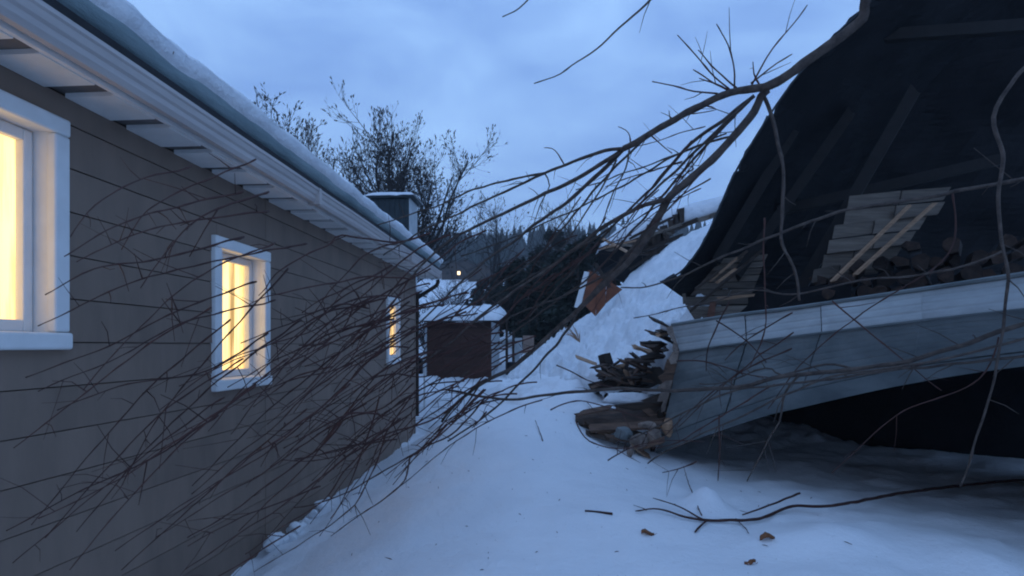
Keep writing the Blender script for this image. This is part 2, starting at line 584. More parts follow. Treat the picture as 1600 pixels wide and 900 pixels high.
def window(a, b, c, d, bars, rec=0.0):
    x = WX + rec        # rec: how much shallower the glass sits
    x0 = WX
    win = MB()
    p = 0.032
    win.box(x0 - 0.018, x0 + p, a, a + TRIM, c + TRIM, d - TRIM)
    win.box(x0 - 0.018, x0 + p, b - TRIM, b, c + TRIM, d - TRIM)
    win.box(x0 - 0.018, x0 + p + 0.003, a - 0.001, b + 0.001, d - TRIM + 0.001, d)
    wo = win.build("window", M_WHITE, house)
    bevel(wo, 0.012, 3)
    ia, ib, ic, id_ = a + TRIM - 0.012, b - TRIM + 0.012, c + TRIM - 0.012, d - TRIM + 0.012
    sl = MB()
    sl.box(x0 - 0.018, x0 + p + 0.014, a - 0.004, b + 0.004, c, c + TRIM - 0.002)
    bevel(sl.build("sill", M_WHITE, wo), 0.014, 3)
    rv = MB()
    dep = 0.125
    rv.box(x - dep, x0 + 0.004, ib - 0.004, ib + 0.02, ic, id_)
    rv.box(x - dep, x0 + 0.004, ia - 0.02, ia + 0.004, ic, id_)
    rv.box(x - dep, x0 + 0.003, ia + 0.004, ib - 0.004, id_ - 0.004, id_ + 0.018)
    rv.box(x - dep, x0 + 0.003, ia + 0.004, ib - 0.004, ic - 0.018, ic + 0.012)
    rv.build("reveal", M_WHITE, wo)
    fw = 0.055
    fr = MB()
    xa, xb = x - 0.135, x - 0.088
    for (y0, y1, z0, z1) in ((ia + .008, ia + fw, ic + .014, id_ - .008), (ib - fw, ib - .008, ic + .014, id_ - .008)):
        fr.box(xa, xb, y0, y1, z0, z1)
    fr.box(xa, xb - .002, ia + fw, ib - fw, ic + .014, ic + .014 + fw)
    fr.box(xa, xb - .002, ia + fw, ib - fw, id_ - .008 - fw, id_ - .008)
    bevel(fr.build("frame", M_WHITE, wo), 0.006, 2)
    sash = MB()
    for k in bars:
        z = ic + (id_ - ic) * k
        sash.box(x - 0.126, x - 0.100, ia + fw - .004, ib - fw + .004, z - 0.012, z + 0.012)
    if bars:
        sash.build("glazing_bar", M_WHITE, wo)
    pn = MB().box(x - 0.118, x - 0.114, ia + fw - .006, ib - fw + .006, ic + fw, id_ - fw)
    pn.build("pane", M_GLASS, wo)
    cu = MB()
    g = []
    for i in range(61):
        y = ia - 0.02 + (ib - ia + 0.04) * i / 60
        dx = 0.010 * math.sin(i * 0.95) + 0.006 * math.sin(i * 2.1 + 1)
        g.append([(x - 0.156 + dx, y, ic - 0.05), (x - 0.156 + dx * 1.1, y, id_ + 0.05)])
    cu.slab(g, (-0.004, 0, 0))
    cu.build("curtain", M_CURTAIN, wo, smooth=True)
    return wo


window(*WINS[0], [])
window(*WINS[1], [0.36, 0.68], 0.085)
window(*WINS[2], [])

# soffit
SX = -2.14
y = -2.6
while y < 10.1:
    MB().box(WX + 0.001, SX - 0.004, y, y + 0.285, EAVE - 0.012 + R.uniform(-.002, .002), EAVE + 0.012).build("soffit_board", M_SOFFIT, house)
    y += 0.40
MB().box(WX - 0.02, SX - 0.004, -3, 10.15, EAVE + 0.014, EAVE + 0.03).build("soffit_lining", M_SOFFIT_D, house)
MB().box(SX - 0.003, SX + 0.022, -3.1, 10.18, EAVE - 0.006, EAVE + 0.15).build("fascia", M_SOFFIT, house)
# moulded gutter in front of the fascia
prof = [(0.026, 0.128), (0.026, 0.0), (0.055, -0.022), (0.085, -0.018), (0.100, 0.012), (0.100, 0.045), (0.112, 0.060), (0.118, 0.095), (0.128, 0.105), (0.128, 0.128),
        (0.120, 0.128), (0.108, 0.108), (0.096, 0.06), (0.09, 0.02), (0.06, 0.0), (0.036, 0.012), (0.036, 0.128)]
gseg = [-3.1, 1.2, 4.75, 8.0, 10.2]
for k in range(len(gseg) - 1):
    g = []
    for t in range(9):
        yy = gseg[k] + 0.004 + (gseg[k + 1] - gseg[k] - 0.008) * t / 8
        dz = 0.008 * noise.noise(Vector((yy * 0.8, 3, 0)))
        g.append([(SX + px, yy, EAVE + 0.022 + pz * 0.86 + dz) for px, pz in prof + prof[:1]])
    mb = MB().grid(g)
    mb.build("gutter", M_GUTTER, house)
for yy in (1.2, 4.75, 8.0):
    mb = MB()
    mb.box(SX + 0.024, SX + 0.134, yy - 0.022, yy + 0.022, EAVE - 0.004, EAVE + 0.135)
    mb.build("gutter_joint", M_GUTTER, house)
# end cap and downpipe at the far corner
MB().box(SX + 0.022, SX + 0.13, 10.2, 10.215, EAVE + 0.0, EAVE + 0.13).build("gutter_cap", M_GUTTER, house)
q = spline([(SX + 0.07, 10.1, EAVE - 0.03), (SX + 0.06, 10.1, EAVE - 0.13), (WX + 0.03, 9.95, EAVE - 0.36), (WX + 0.0, 9.9, EAVE - 0.5), (WX + 0.0, 9.9, 0.35)], [0.036] * 5)
MB().tube(*q, sides=8).build("downpipe", M_DKWOOD, house, smooth=True)
# roof: shallow pitch
PITCH = 0.36
ridge_x = WX - 3.0
mb = MB()
zr = EAVE + 0.19
g = [[(SX + 0.10, yy, zr), (ridge_x, yy, zr + (SX + 0.1 - ridge_x) * PITCH), (ridge_x - 3.3, yy, zr)] for yy in (-3.2, 10.2)]
mb.slab(g, (0, 0, -0.05))
mb.build("roof", M_ROOF, house)
# gable triangle
mb = MB().prism([(WX - 0.02, 9.69, EAVE + 0.032), (ridge_x, 9.69, zr + (SX + 0.1 - ridge_x) * PITCH - 0.06), (WX - 6, 9.69, EAVE + 0.032)], (0, -0.12, 0))
mb.build("gable", M_SIDING, house, fix=True)

# snow on the house roof, a rounded lip hanging over the gutter
secs = []
ny = 190
for i in range(ny + 1):
    yy = -3.25 + (10.27 + 3.25) * i / ny
    end = 0.045 * sstep(9.9, 10.27, yy)
    nz = fbm(yy * 1.1, 0.3, 2, 4)
    n2 = fbm(yy * 3.3, 5.3, 2, 4)
    hgt = 0.185 + 0.018 * nz
    lip = SX + 0.165 + 0.015 * n2
    z0 = EAVE + 0.20 + 0.012 * fbm(yy * 2.2, 8, 1, 3)
    row = [(SX - 0.1, yy, zr + 0.004), (lip - 0.16, yy, z0), (lip - 0.135, yy, z0 + 0.005), (lip - 0.085, yy, z0 + 0.055), (lip - 0.035, yy, z0 + hgt * 0.58), (lip - 0.008, yy, z0 + hgt * 0.84)]
    for k in range(14):
        t = (k + 1) / 14
        xx = lip - 0.022 - t ** 1.7 * (lip - 0.022 - ridge_x)
        zz = z0 + hgt * (0.93 + 0.07 * min(1, t * 5)) + (0.02 + 0.05 * max(0, fbm(yy * 2.6, xx * 2, 6, 4))) * min(1, t * 6) + (lip - xx) * PITCH * 0.98 + 0.045 * fbm(xx * 2.4, yy * 2.4, 3, 4) * (0.4 + t)
        row.append((xx, yy, zz - end * 2))
    secs.append(row)
lip_face = MB().slab([r[:5] for r in secs], (-.012, 0, .004))  # front face of the eave snow, darker teal grey than the top
tag(lip_face.build("eave_snow_face", M_SNOW_TEAL, smooth=True), kind='stuff')
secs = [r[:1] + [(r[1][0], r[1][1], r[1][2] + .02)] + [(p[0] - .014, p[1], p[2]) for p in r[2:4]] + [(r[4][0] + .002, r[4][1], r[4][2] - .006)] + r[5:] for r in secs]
mb = MB().grid(secs)
n = len(secs[0])
mb.f.append(tuple(range(n)))
mb.f.append(tuple(range(len(mb.v) - n, len(mb.v)))[::-1])
back = []
for yy in (-3.25, 10.27):
    back.append([(ridge_x, yy, secs[0][-1][2]), (ridge_x - 3.4, yy, zr + 0.22), (ridge_x - 3.42, yy, zr + 0.01)])
mb.grid(back)
tag(mb.build("roof_snow", M_SNOW_ROUGH, smooth=True), kind='stuff')

# rear wing behind the corner and the chimney standing on it
wing = thing("rear_wing", (-5.5, 11.3, 0), "low rear part of the house just past its far corner", "house wing")
MB().box(-8, -2.98, 9.86, 12.4, -0.3, 2.7).build("wall", M_SIDING, wing)
g = [[(-2.80, yy, 2.74), (-5.5, yy, 3.5), (-8.2, yy, 2.74)] for yy in (9.84, 12.5)]
MB().slab(g, (0, 0, -0.035)).build("roof", M_ROOF, wing)
g = [[(-2.78 - 5.44 * i / 24, 9.80 + 2.74 * j / 12, 2.75 + 0.78 * (1 - abs(i - 12) / 12) + 0.14 + 0.05 * fbm(i * .5, j * .5, 2)) for i in range(25)] for j in range(13)]
tag(MB().slab(g, (0, 0, -0.14)).build("wing_snow", M_SNOW_ROUGH, smooth=True), kind='stuff')

cD = 11.4
cl, cr = P(578, 330, cD).x, P(640, 330, cD).x
cz = P(600, 306, cD).z
chim = thing("chimney", ((cl + cr) / 2, cD + .3, 3.0), "square dark clad chimney with a snow covered lid behind the eave", "chimney")
mb = MB()
for k in range(8):
    a = cl + (cr - cl) * k / 8
    MB().box(a + .003, a + (cr - cl) / 8 - .003, cD, cD + .02, 2.7, cz - .06).build("cladding_board", M_TEAL, chim)
MB().box(cl + .01, cr - .012, cD + .021, cD + .62, 2.7, cz - .06).build("stack", M_TEAL, chim)
MB().box(cr - .01, cr + .012, cD - .006, cD + .62, 2.7, cz - .062).build("pale_side", M_SHED_SIDE, chim)  # pale panel over the whole right side of the stack
bevel(MB().box(cl - .07, cr + .10, cD - .08, cD + .70, cz - .058, cz - .01).build("lid", M_TEAL, chim), .01)
g = []
for i in range(15):
    row = []
    for j in range(11):
        s, t = i / 14, j / 10
        e = min(s, 1 - s, t, 1 - t)
        row.append((cl - .09 + (cr - cl + .21) * s, cD - .10 + .82 * t, cz - .008 + .085 * min(1, e * 7) ** .5 + .015 * fbm(s * 4, t * 4, 2)))
    g.append(row)
tag(MB().slab(g, (0, 0, -.006)).build("chimney_snow", M_SNOW_ROUGH, smooth=True), kind='stuff')

# little black box on a white post by the house corner
p = P(663, 585, 11.2)
gz = ground(p.x, 11.2)
mbx = thing("post_box", (p.x, 11.2, gz), "small black box on a pale post beside the far house corner", "post box")
MB().box(p.x - .018, p.x + .018, 11.2, 11.24, gz - .1, P(663, 548, 11.2).z).build("post", M_WHITE, mbx)
a = P(650, 562, 11.15)
b = P(661, 584, 11.15)
bevel(MB().box(a.x, b.x, 11.05, 11.19, b.z, a.z).build("box", M_BLACK, mbx), .02)
MB().box(a.x - .01, b.x + .01, 11.03, 11.2, a.z + .002, a.z + .025).build("lid", M_BLACK, mbx)

# ------------------------------------------------------------------ shed beyond the path
SD = 15.0
sl_, sr_ = P(667, 550, SD).x, P(768, 550, SD).x
st_, sb_ = P(700, 503, SD).z, P(700, 592, SD).z
shed = thing("garden_shed", ((sl_ + sr_) / 2, SD + 1, sb_), "low dark red brown shed with snow on its roof beyond the path", "shed")
nb = 8
for k in range(nb):
    z0 = sb_ + (st_ - sb_) * k / nb
    z1 = sb_ + (st_ - sb_) * (k + 1) / nb
    MB().box(sl_, sr_, SD + R.uniform(-.006, .004), SD + .03, z0 + .004, z1 - .004).build("wall_board", M_SHED, shed)
MB().box(sl_ + .02, sr_ - .01, SD + .031, SD + 2.2, sb_ - .3, st_ - .01).build("wall", M_BACKING, shed)
for k in range(4):
    MB().box(sr_ - .008, sr_ + .012, SD + .0 + k * .56, SD + .55 + k * .56, sb_ - .1, st_ - .004).build("side_panel", M_SHED_SIDE, shed)
MB().box(sl_ - .05, sl_ + .0, SD - .02, SD + .05, sb_ - .1, st_ - .003).build("corner_post", M_SHED_SIDE, shed)
g = [[(sl_ - .12, SD - .12, st_), (sr_ + .10, SD - .12, st_)], [(sl_ - .12, SD + 2.4, st_ + .32), (sr_ + .10, SD + 2.4, st_ + .32)]]
MB().slab(g, (0, 0, .04)).build("roof", M_DKWOOD, shed)
g = []
for i in range(41):
    row = []
    for j in range(25):
        s, t = i / 40, j / 24
        e = min(s, 1 - s, t, 1 - t)
        h = .34 * min(1, e * 9) ** .5 * (0.75 + 0.5 * fbm(s * 4, t * 3, 4, 4))
        row.append((sl_ - .2 + (sr_ - sl_ + .42) * s, SD - .2 + 2.7 * t, st_ + .035 + .33 * t + max(h, .0)))
    g.append(row)
tag(MB().slab(g, (0, 0, -.01)).build("shed_snow", M_SNOW_ROUGH, smooth=True), kind='stuff')

# posts, box and bits right of the shed
for x, y0, y1, D, lb in ((792, 500, 588, 16.4, "thick dark post at the right wall of the shed"), (802, 516, 572, 16.8, "thin dark post standing free right of the shed")):
    p0, p1 = P(x, y1 + 12, D), P(x, y0, D)
    q = spline([p0, (p0 + p1) / 2 + Vector((.01, 0, 0)), p1], [.045, .04, .035], .2, .02, R)
    tag(MB().tube(*q, sides=8).build("wooden_post", M_DKWOOD, smooth=True), lb, "post")
p0, p1 = P(817, 552, 17.5), P(834, 524, 17.5)
crate = thing("wooden_box", ((p0.x + p1.x) / 2, 17.6, p0.z), "pale tan wooden box standing in the snow before the evergreens", "box")
hh = (p1.z - p0.z)
for k in range(3):
    MB().box(p0.x, p1.x, 17.5, 17.53, p0.z + hh * k / 3 + .005, p0.z + hh * (k + 1) / 3 - .005).build("slat", M_TAN, crate)
MB().box(p0.x + .005, p1.x - .005, 17.531, 17.85, p0.z - .3, p1.z - .01).build("body", M_TAN, crate)
p0 = P(847, 552, 17)
bevel(tag(MB().box(p0.x - .14, p0.x + .15, 17, 17.3, p0.z - .2, p0.z + .24).build("chopping_block", M_TAN), "short pale chopping block in the snow right of the tan box", "log"), .05, 3)
# pale sheet leaning
p0, p1 = P(804, 566, 17), P(816, 528, 17.3)
tag(MB().prism([(p0.x, 17, p0.z - .2), (p1.x, 17, p0.z - .2), (p1.x, 17.2, p1.z), (p0.x, 17.2, p1.z)], (0, .03, 0)).build("leaning_panel", M_SHED_SIDE, fix=True),
    "small pale panel leaning between the dark posts and tan box", "panel")
# dark lidded barrel
c = P(803, 575, 15.6)
bz = P(803, 592, 15.6).z - .1
prof = [(.20, 0), (.225, .08), (.24, .25), (.235, .42), (.215, .52), (.225, .525), (.225, .56), (.12, .58)]
vs, fs = [], []
for r_, z_ in prof:
    for k in range(16):
        a = 2 * math.pi * k / 16
        vs.append((c.x + r_ * math.cos(a), c.y + r_ * math.sin(a), bz + z_))
for i in range(len(prof) - 1):
    for k in range(16):
        fs.append((i * 16 + k, i * 16 + (k + 1) % 16, (i + 1) * 16 + (k + 1) % 16, (i + 1) * 16 + k))
fs.append(tuple((len(prof) - 1) * 16 + k for k in range(16)))
tag(MB().add(vs, fs).build("barrel", M_BLACK, smooth=True), "squat black barrel at the right front corner of the shed", "barrel")


# ------------------------------------------------------------------ collapsed barn on the right
def lerp_poly(pl, n):
    """resample polyline of (x,y,D) pixel triples to n points in space"""
    pl = [P(*p) for p in pl]
    d = [0]
    for i in range(1, len(pl)):
        d.append(d[-1] + (pl[i] - pl[i - 1]).length)
    o = []
    for k in range(n):
        s = d[-1] * k / (n - 1)
        for i in range(1, len(pl)):
            if s <= d[i] + 1e-9:
                t = (s - d[i - 1]) / max(d[i] - d[i - 1], 1e-9)
                o.append(pl[i - 1].lerp(pl[i], t))
                break
    return o


def smooth_poly(pl, n):
    q, _ = spline([P(*p) for p in pl], [1] * len(pl), 0.03)
    return [q[int(round(k * (len(q) - 1) / (n - 1)))] for k in range(n)]


def px_board(pts, D, thick, m, parent, name="plank", dD=None):
    """board cut to a pixel outline at its depth; pushed back by its thickness"""
    pl = [P(x, y, D + (dD[i] if dD else 0)) for i, (x, y) in enumerate(pts)]
    mb = MB().prism(pl, (0.3 * thick, thick, 0))
    return mb.build(name, m, parent, fix=True)


# snow sliding down the fallen roof
LO = lerp_poly([(790, 590, 13.0), (850, 596, 11.3), (900, 590, 10.2), (945, 590, 9.2), (1000, 566, 8.2), (1046, 528, 7.3), (1075, 505, 7.0), (1110, 500, 6.9)], 150)
UP = lerp_poly([(880, 520, 16), (905, 500, 15.6), (950, 474, 15), (985, 428, 14.5), (1020, 402, 14), (1060, 374, 13.6), (1120, 343, 13.0), (1200, 300, 12.0)], 150)
NS = 64
g = []
NS = 110
for i in range(150):
    row = []
    for j in range(NS):
        t = j / (NS - 1)
        p = LO[i].lerp(UP[i], t)
        sag = -0.35 * math.sin(math.pi * t) * sstep(0, 50, i)
        nz = 0.20 * fbm(p.x * 1.5, p.y * 1.0, 1.7, 4) + 0.25 * abs(fbm(p.x * 3.0 + 1.5 * p.z, p.y * 1.8 - p.z, 4.2, 4)) + 0.085 * fbm(p.x * 6, p.y * 4.5, 2, 4)
        e = min(1, t * 14)
        row.append(p + Vector((0, 0, sag + nz * (0.35 + 0.65 * e) * (1 - 0.75 * sstep(.75, 1, t)) - (1 - e) * 0.08 * abs(fbm(i * .5, 2, 3)))))
    g.append(row)
mb = MB().slab(g, (0.06, 0.05, -0.30))
tag(mb.build("fallen_roof_snow", M_SNOW_ROUGH, smooth=True), kind='stuff')

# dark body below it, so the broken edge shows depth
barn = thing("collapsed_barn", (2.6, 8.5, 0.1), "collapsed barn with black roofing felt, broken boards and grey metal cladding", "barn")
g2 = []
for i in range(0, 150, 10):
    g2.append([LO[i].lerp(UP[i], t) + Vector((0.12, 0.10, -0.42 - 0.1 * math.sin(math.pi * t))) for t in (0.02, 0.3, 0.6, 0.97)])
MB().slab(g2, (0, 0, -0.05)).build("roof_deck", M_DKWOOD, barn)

# black felt sheet, torn and curled: a ruled sheet from its free edge back to the right
E1 = [(1033, 441, 7.6), (1066, 424, 7.5), (1095, 388, 7.4), (1120, 338, 7.3), (1146, 278, 7.2), (1186, 208, 7.0), (1238, 132, 6.8), (1300, 62, 6.5), (1376, -12, 6.2), (1470, -120, 5.9)]
E2 = [(1090, 478, 8.3), (1150, 440, 8.5), (1200, 415, 8.7), (1250, 370, 8.8), (1300, 320, 8.8), (1350, 250, 8.6), (1420, 170, 8.2), (1500, 80, 7.8), (1600, -20, 7.2), (1700, -140, 6.6)]
E3 = [(1500, 500, 9.0), (1560, 470, 9.0), (1620, 440, 9.0), (1680, 400, 8.8), (1740, 340, 8.5), (1800, 270, 8.2), (1880, 180, 7.8), (1950, 90, 7.4), (2000, 0, 7), (2050, -120, 6.5)]
e1, e2, e3 = smooth_poly(E1, 70), smooth_poly(E2, 70), smooth_poly(E3, 70)
g = []
for i in range(70):
    row = []
    for j in range(30):
        t = j / 29
        if t < .45:
            p = e1[i].lerp(e2[i], t / .45)
        else:
            p = e2[i].lerp(e3[i], (t - .45) / .55)
        p = p + Vector((0, 0.14 * fbm(p.x * .9, p.z * .9, 4, 3) + 0.06 * math.sin(i * .42 + 5 * t + 2 * fbm(p.x, p.z, 2, 3)) + 0.05 * abs(fbm(p.x * 2 + p.z, p.z * .6, 7, 3)), 0)) * min(1, t * 4)
        if j == 0:
            p = p + Vector((0.030 * fbm(i * .6, 1, 1, 4), 0, 0.03 * fbm(i * .6, 4, 1, 4) - (.07 if i % 11 == 4 else 0)))
        row.append(p)
    g.append(row)
MB().slab(g, (-0.012, 0.03, 0.022)).build("felt_sheet", M_FELT, barn, smooth=False)
# rim along the torn felt, paler colour standing in for light on it
lath = [p + Vector((-0.014, -0.014, 0.0)) for p in e1[:58]]
MB().tube(lath, [0.013] * len(lath), sides=5).build("lit_rim", mat("lit_felt_rim", (0.04, 0.045, 0.05)), barn)
px_board([(1075, 470), (1330, 440), (1330, 520), (1070, 512)], 7.75, .05, M_FELT, barn, 'shade_infill', [0, -1.1, -1.1, 0])  # black board standing in for shade in the gap above the metal
# rafters under the felt
for a, b in (((1118, 410, 7.6), (1240, 205, 7.4)), ((1150, 432, 7.8), (1330, 175, 7.5)), ((1240, 470, 7.4), (1430, 140, 6.8)), ((1215, 330, 8.0), (1560, 250, 7.4)), ((1330, 60, 7.0), (1620, 40, 6.5))):
    mb = MB().bar(P(*a), P(*b), .10, .13, jag=.05, rnd=R)
    mb.build("rafter", M_RAFT, barn)


# grey planks of the inner wall: courses tapering towards the felt
for k in range(6):
    t0, t1 = k / 6, (k + 1) / 6
    yl0, yl1 = 404 + 58 * t0, 404 + 58 * t1 - .5
    xl0, xl1 = 1128 - 50 * t0, 1128 - 50 * t1
    xr0, xr1 = 1200 - 26 * t0, 1200 - 26 * t1
    mid = R.uniform(.35, .65)
    xm0, xm1 = xl0 + (xr0 - xl0) * mid, xl1 + (xr1 - xl1) * mid
    sk = -7 * (1 - t0)
    px_board([(xl0, yl0), (xm0 - .6, yl0 + sk * .5), (xm1 - .6, yl1 + sk * .5), (xl1, yl1)], 7.85 + R.uniform(-.05, .05), .03, M_PLANK, barn)
    px_board([(xm0, yl0 + sk * .5), (xr0, yl0 + sk), (xr1, yl1 + sk), (xm1, yl1 + sk * .5)], 7.80 + R.uniform(-.05, .05), .03, M_PLANK, barn)
# lighter boards over the metal
px_board([(1068, 464), (1182, 461), (1171, 475), (1071, 477)], 7.3, .035, M_PLANK, barn)
px_board([(1072, 479), (1168, 477), (1150, 494), (1085, 499)], 7.2, .035, M_PLANK, barn, dD=[0, -.1, -.2, -.05])
px_board([(1120, 464), (1180, 459), (1178, 463), (1122, 470)], 7.1, .03, M_FRESH, barn)
px_board([(1110, 470), (1119, 469), (1116, 496), (1104, 496)], 7.05, .05, M_REDPOST, barn, "stud")
px_board([(1066, 459), (1071, 458), (1072, 474), (1067, 475)], 7.1, .04, M_PLANK, barn, "stud")
for a, b, m_ in (((1110, 438, 7.3), (1151, 404, 7.4), M_FRESH), ((1121, 441, 7.3), (1148, 421, 7.35), M_FRESH), ((1078, 486, 6.9), (1190, 392, 7.3), M_DKWOOD), ((1086, 452, 7.2), (1168, 392, 7.5), M_DKWOOD)):
    MB().bar(P(*a), P(*b), .035, .03, jag=.03, rnd=R).build("lath", m_, barn)
# more boards further along the barn
for k in range(6):
    y0 = 300 + k * 23
    x0, x1 = 1332 - 12 * k + R.uniform(-6, 6), 1492 - 22 * k + R.uniform(-8, 8)
    xm = (x0 + x1) / 2 + R.uniform(-25, 25)
    D = 6.9
    px_board([(x0, y0 + 6), (xm, y0 - 2), (xm - 4, y0 + 19), (x0 - 4, y0 + 27)], D + R.uniform(-.04, .04), .03, M_PLANK, barn)
    px_board([(xm + 2, y0 - 2), (x1, y0 - 8), (x1 - 12, y0 + 12), (xm - 2, y0 + 19)], D - .03 + R.uniform(-.04, .04), .03, M_PLANK, barn)
for a, b in (((1300, 440, 6.3), (1420, 322, 6.6)), ((1335, 430, 6.3), (1460, 318, 6.6))):
    MB().bar(P(*a), P(*b), .04, .03, jag=.03, rnd=R).build("lath", M_FRESH, barn)

# metal clad wall, kicked out
T = [(1050, 508, 6.6), (1140, 494, 6.0), (1238, 482, 5.4), (1420, 456, 4.5), (1640, 424, 3.7), (1900, 392, 3.1)]
Mi = [(1062, 549, 6.42), (1140, 538, 5.82), (1238, 525, 5.22), (1420, 502, 4.32), (1640, 478, 3.52), (1900, 452, 2.95)]
Lw = [(1034, 682, 6.62), (1100, 656, 6.08), (1190, 626, 5.55), (1238, 612, 5.28), (1420, 574, 4.52), (1640, 545, 3.78), (1900, 530, 3.15)]
Bt = [(1022, 710, 6.75), (1100, 682, 6.2), (1190, 652, 5.68), (1238, 640, 5.4), (1420, 600, 4.62), (1640, 568, 3.9), (1900, 556, 3.25)]
t_, m_, l_, b_ = (smooth_poly(q, 40) for q in (T, Mi, Lw, Bt))


def ribbed(a, b, n, ribs, amp):
    g = []
    nrm = Vector((-0.55, -0.8, 0.15)).normalized()
    for i in range(len(a)):
        row = []
        for j in range(n):
            t = j / (n - 1)
            p = a[i].lerp(b[i], t)
            s = 0 if j in (0, n - 1) else (amp if (j % ribs) else -amp)
            p = p + nrm * (s + 0.030 * fbm(p.x * 1.7, p.z * 2.6, 2, 4) * math.sin(math.pi * t))
            row.append(p)
        g.append(row)
    return g


mm = [p + Vector((0.006, 0.03, -0.012)) for p in m_]
cuts = [0, 9, 17, 25, 33, 39]
for k in range(5):
    a, b = cuts[k], cuts[k + 1] + 1
    def shrink(q):
        q = [p.copy() for p in q[a:b]]
        d = (q[-1] - q[0]).normalized() * .004
        q[0] += d
        q[-1] -= d
        return q
    dz = Vector((R.uniform(-.006, .006), R.uniform(-.008, .008), 0))
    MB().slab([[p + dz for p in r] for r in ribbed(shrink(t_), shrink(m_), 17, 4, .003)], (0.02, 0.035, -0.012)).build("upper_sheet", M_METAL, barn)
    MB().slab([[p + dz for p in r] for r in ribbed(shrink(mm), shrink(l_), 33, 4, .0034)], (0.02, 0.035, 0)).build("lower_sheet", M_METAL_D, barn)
l2 = [p + Vector((-0.004, -0.012, -0.006)) for p in l_]
MB().slab(ribbed(l2, b_, 4, 9, 0), (0.03, 0.05, 0.01)).build("bottom_rail", M_METAL_D, barn)
cp = [p + Vector((-0.006, -0.015, 0.004)) for p in t_]
MB().tube(cp, [0.018] * len(cp), sides=6).build("top_capping", M_METAL_D, barn)
cp = [p + Vector((-0.004, -0.010, -0.004)) for p in m_]
MB().tube(cp, [0.010] * len(cp), sides=5).build("fold_trim", M_METAL_D, barn)
# torn pale end of the wall: ragged flaps one behind the other
for k in range(14):
    t0, t1 = k / 14, (k + 1) / 14
    def e_at(t):
        if t < .22:
            return t_[0].lerp(m_[0], t / .22)
        return m_[0].lerp(b_[0], (t - .22) / .78)
    a, b = e_at(t0), e_at(t1 + .02)
    wdt = .05 + .05 * math.sin(math.pi * min(1, t0 * 1.4)) + R.uniform(-.03, .05)
    off = Vector((-wdt, -.02, R.uniform(-.03, .05)))
    pl = [a, b, b + off * R.uniform(.6, 1), a.lerp(b, .5) + off * R.uniform(.8, 1.3), a + off * R.uniform(.5, 1)]
    MB().prism(pl, (0.02, .10, 0)).build("torn_lining", (M_INSUL if R.random() < .7 else M_BROKEN) if k < 9 else M_DKWOOD, barn, fix=True)
# black sheet added behind the wall to keep the hollow dark
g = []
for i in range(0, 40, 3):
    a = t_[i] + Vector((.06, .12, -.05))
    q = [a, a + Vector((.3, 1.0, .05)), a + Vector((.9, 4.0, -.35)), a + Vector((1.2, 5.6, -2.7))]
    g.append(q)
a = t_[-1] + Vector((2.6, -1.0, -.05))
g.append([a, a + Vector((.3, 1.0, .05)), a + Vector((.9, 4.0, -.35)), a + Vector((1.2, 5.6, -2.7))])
MB().slab(g, (0.02, 0.02, 0.04)).build("hollow_light_block", M_FELT, barn)
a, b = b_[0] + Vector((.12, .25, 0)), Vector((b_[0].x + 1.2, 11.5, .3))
MB().prism([Vector((a.x, a.y, 0)), Vector((b.x, b.y, .2)), Vector((b.x, b.y, 2.2)), t_[0] + Vector((.15, .3, -.2))], (.05, .05, 0)).build("hollow_side_block", M_DKWOOD, barn, fix=True)  # added sheet keeping light out of the hollow from the left
# added sheet blocking light into the hollow on the right, outside the frame
MB().prism([P(1900, 400, 3.3), P(1900, 830, 3.3), Vector((5.6, 6.6, -.1)), Vector((5.6, 6.6, 2.2))], (.1, .02, 0)).build("hollow_side_block", M_FELT, barn, fix=True)
# platform that carries the firewood
plat = MB().prism([Vector((2.75, 7.0, 1.9)), Vector((6.6, 4.6, 1.95)), Vector((7.4, 6.2, 2.0)), Vector((3.1, 8.3, 1.95))], (0, 0, -.08))
plat.build("loft_floor", M_DKWOOD, barn, fix=True)

# firewood: every log a thing
log_meshes = []
for kind in range(6):
    vs, fs = [], []
    S = 9
    rr = [1 + .16 * R.uniform(-1, 1) for _ in range(S)]
    prof_ = []
    for k in range(S):
        a = 2 * math.pi * k / S
        q = rr[k]
        if kind % 3 == 1 and math.sin(a) < -.1:
            q *= .35                     # half log
        if kind % 3 == 2:
            q *= .62 + .5 * abs(math.cos(a * 1.5))   # split wedge
        prof_.append((math.cos(a) * .088 * q, math.sin(a) * .088 * q))
    for z_ in (0, .45):
        vs += [(x_, z_ + (R.uniform(-.012, .012) if z_ == 0 else 0), y_) for x_, y_ in prof_]
    for k in range(S):
        fs.append((k, (k + 1) % S, S + (k + 1) % S, S + k))
    fs.append(tuple(range(S - 1, -1, -1)))
    fs.append(tuple(S + k for k in range(S)))
    lme = bpy.data.meshes.new("firewood_log")
    lme.from_pydata(vs, [], fs)
    lme.materials.append(M_LOGEND)
    log_meshes.append(lme)
d_ = Vector((6.6 - 2.75, 4.6 - 7.0, 0)).normalized()
ang = math.atan2(d_.y, d_.x)
nlog = 0
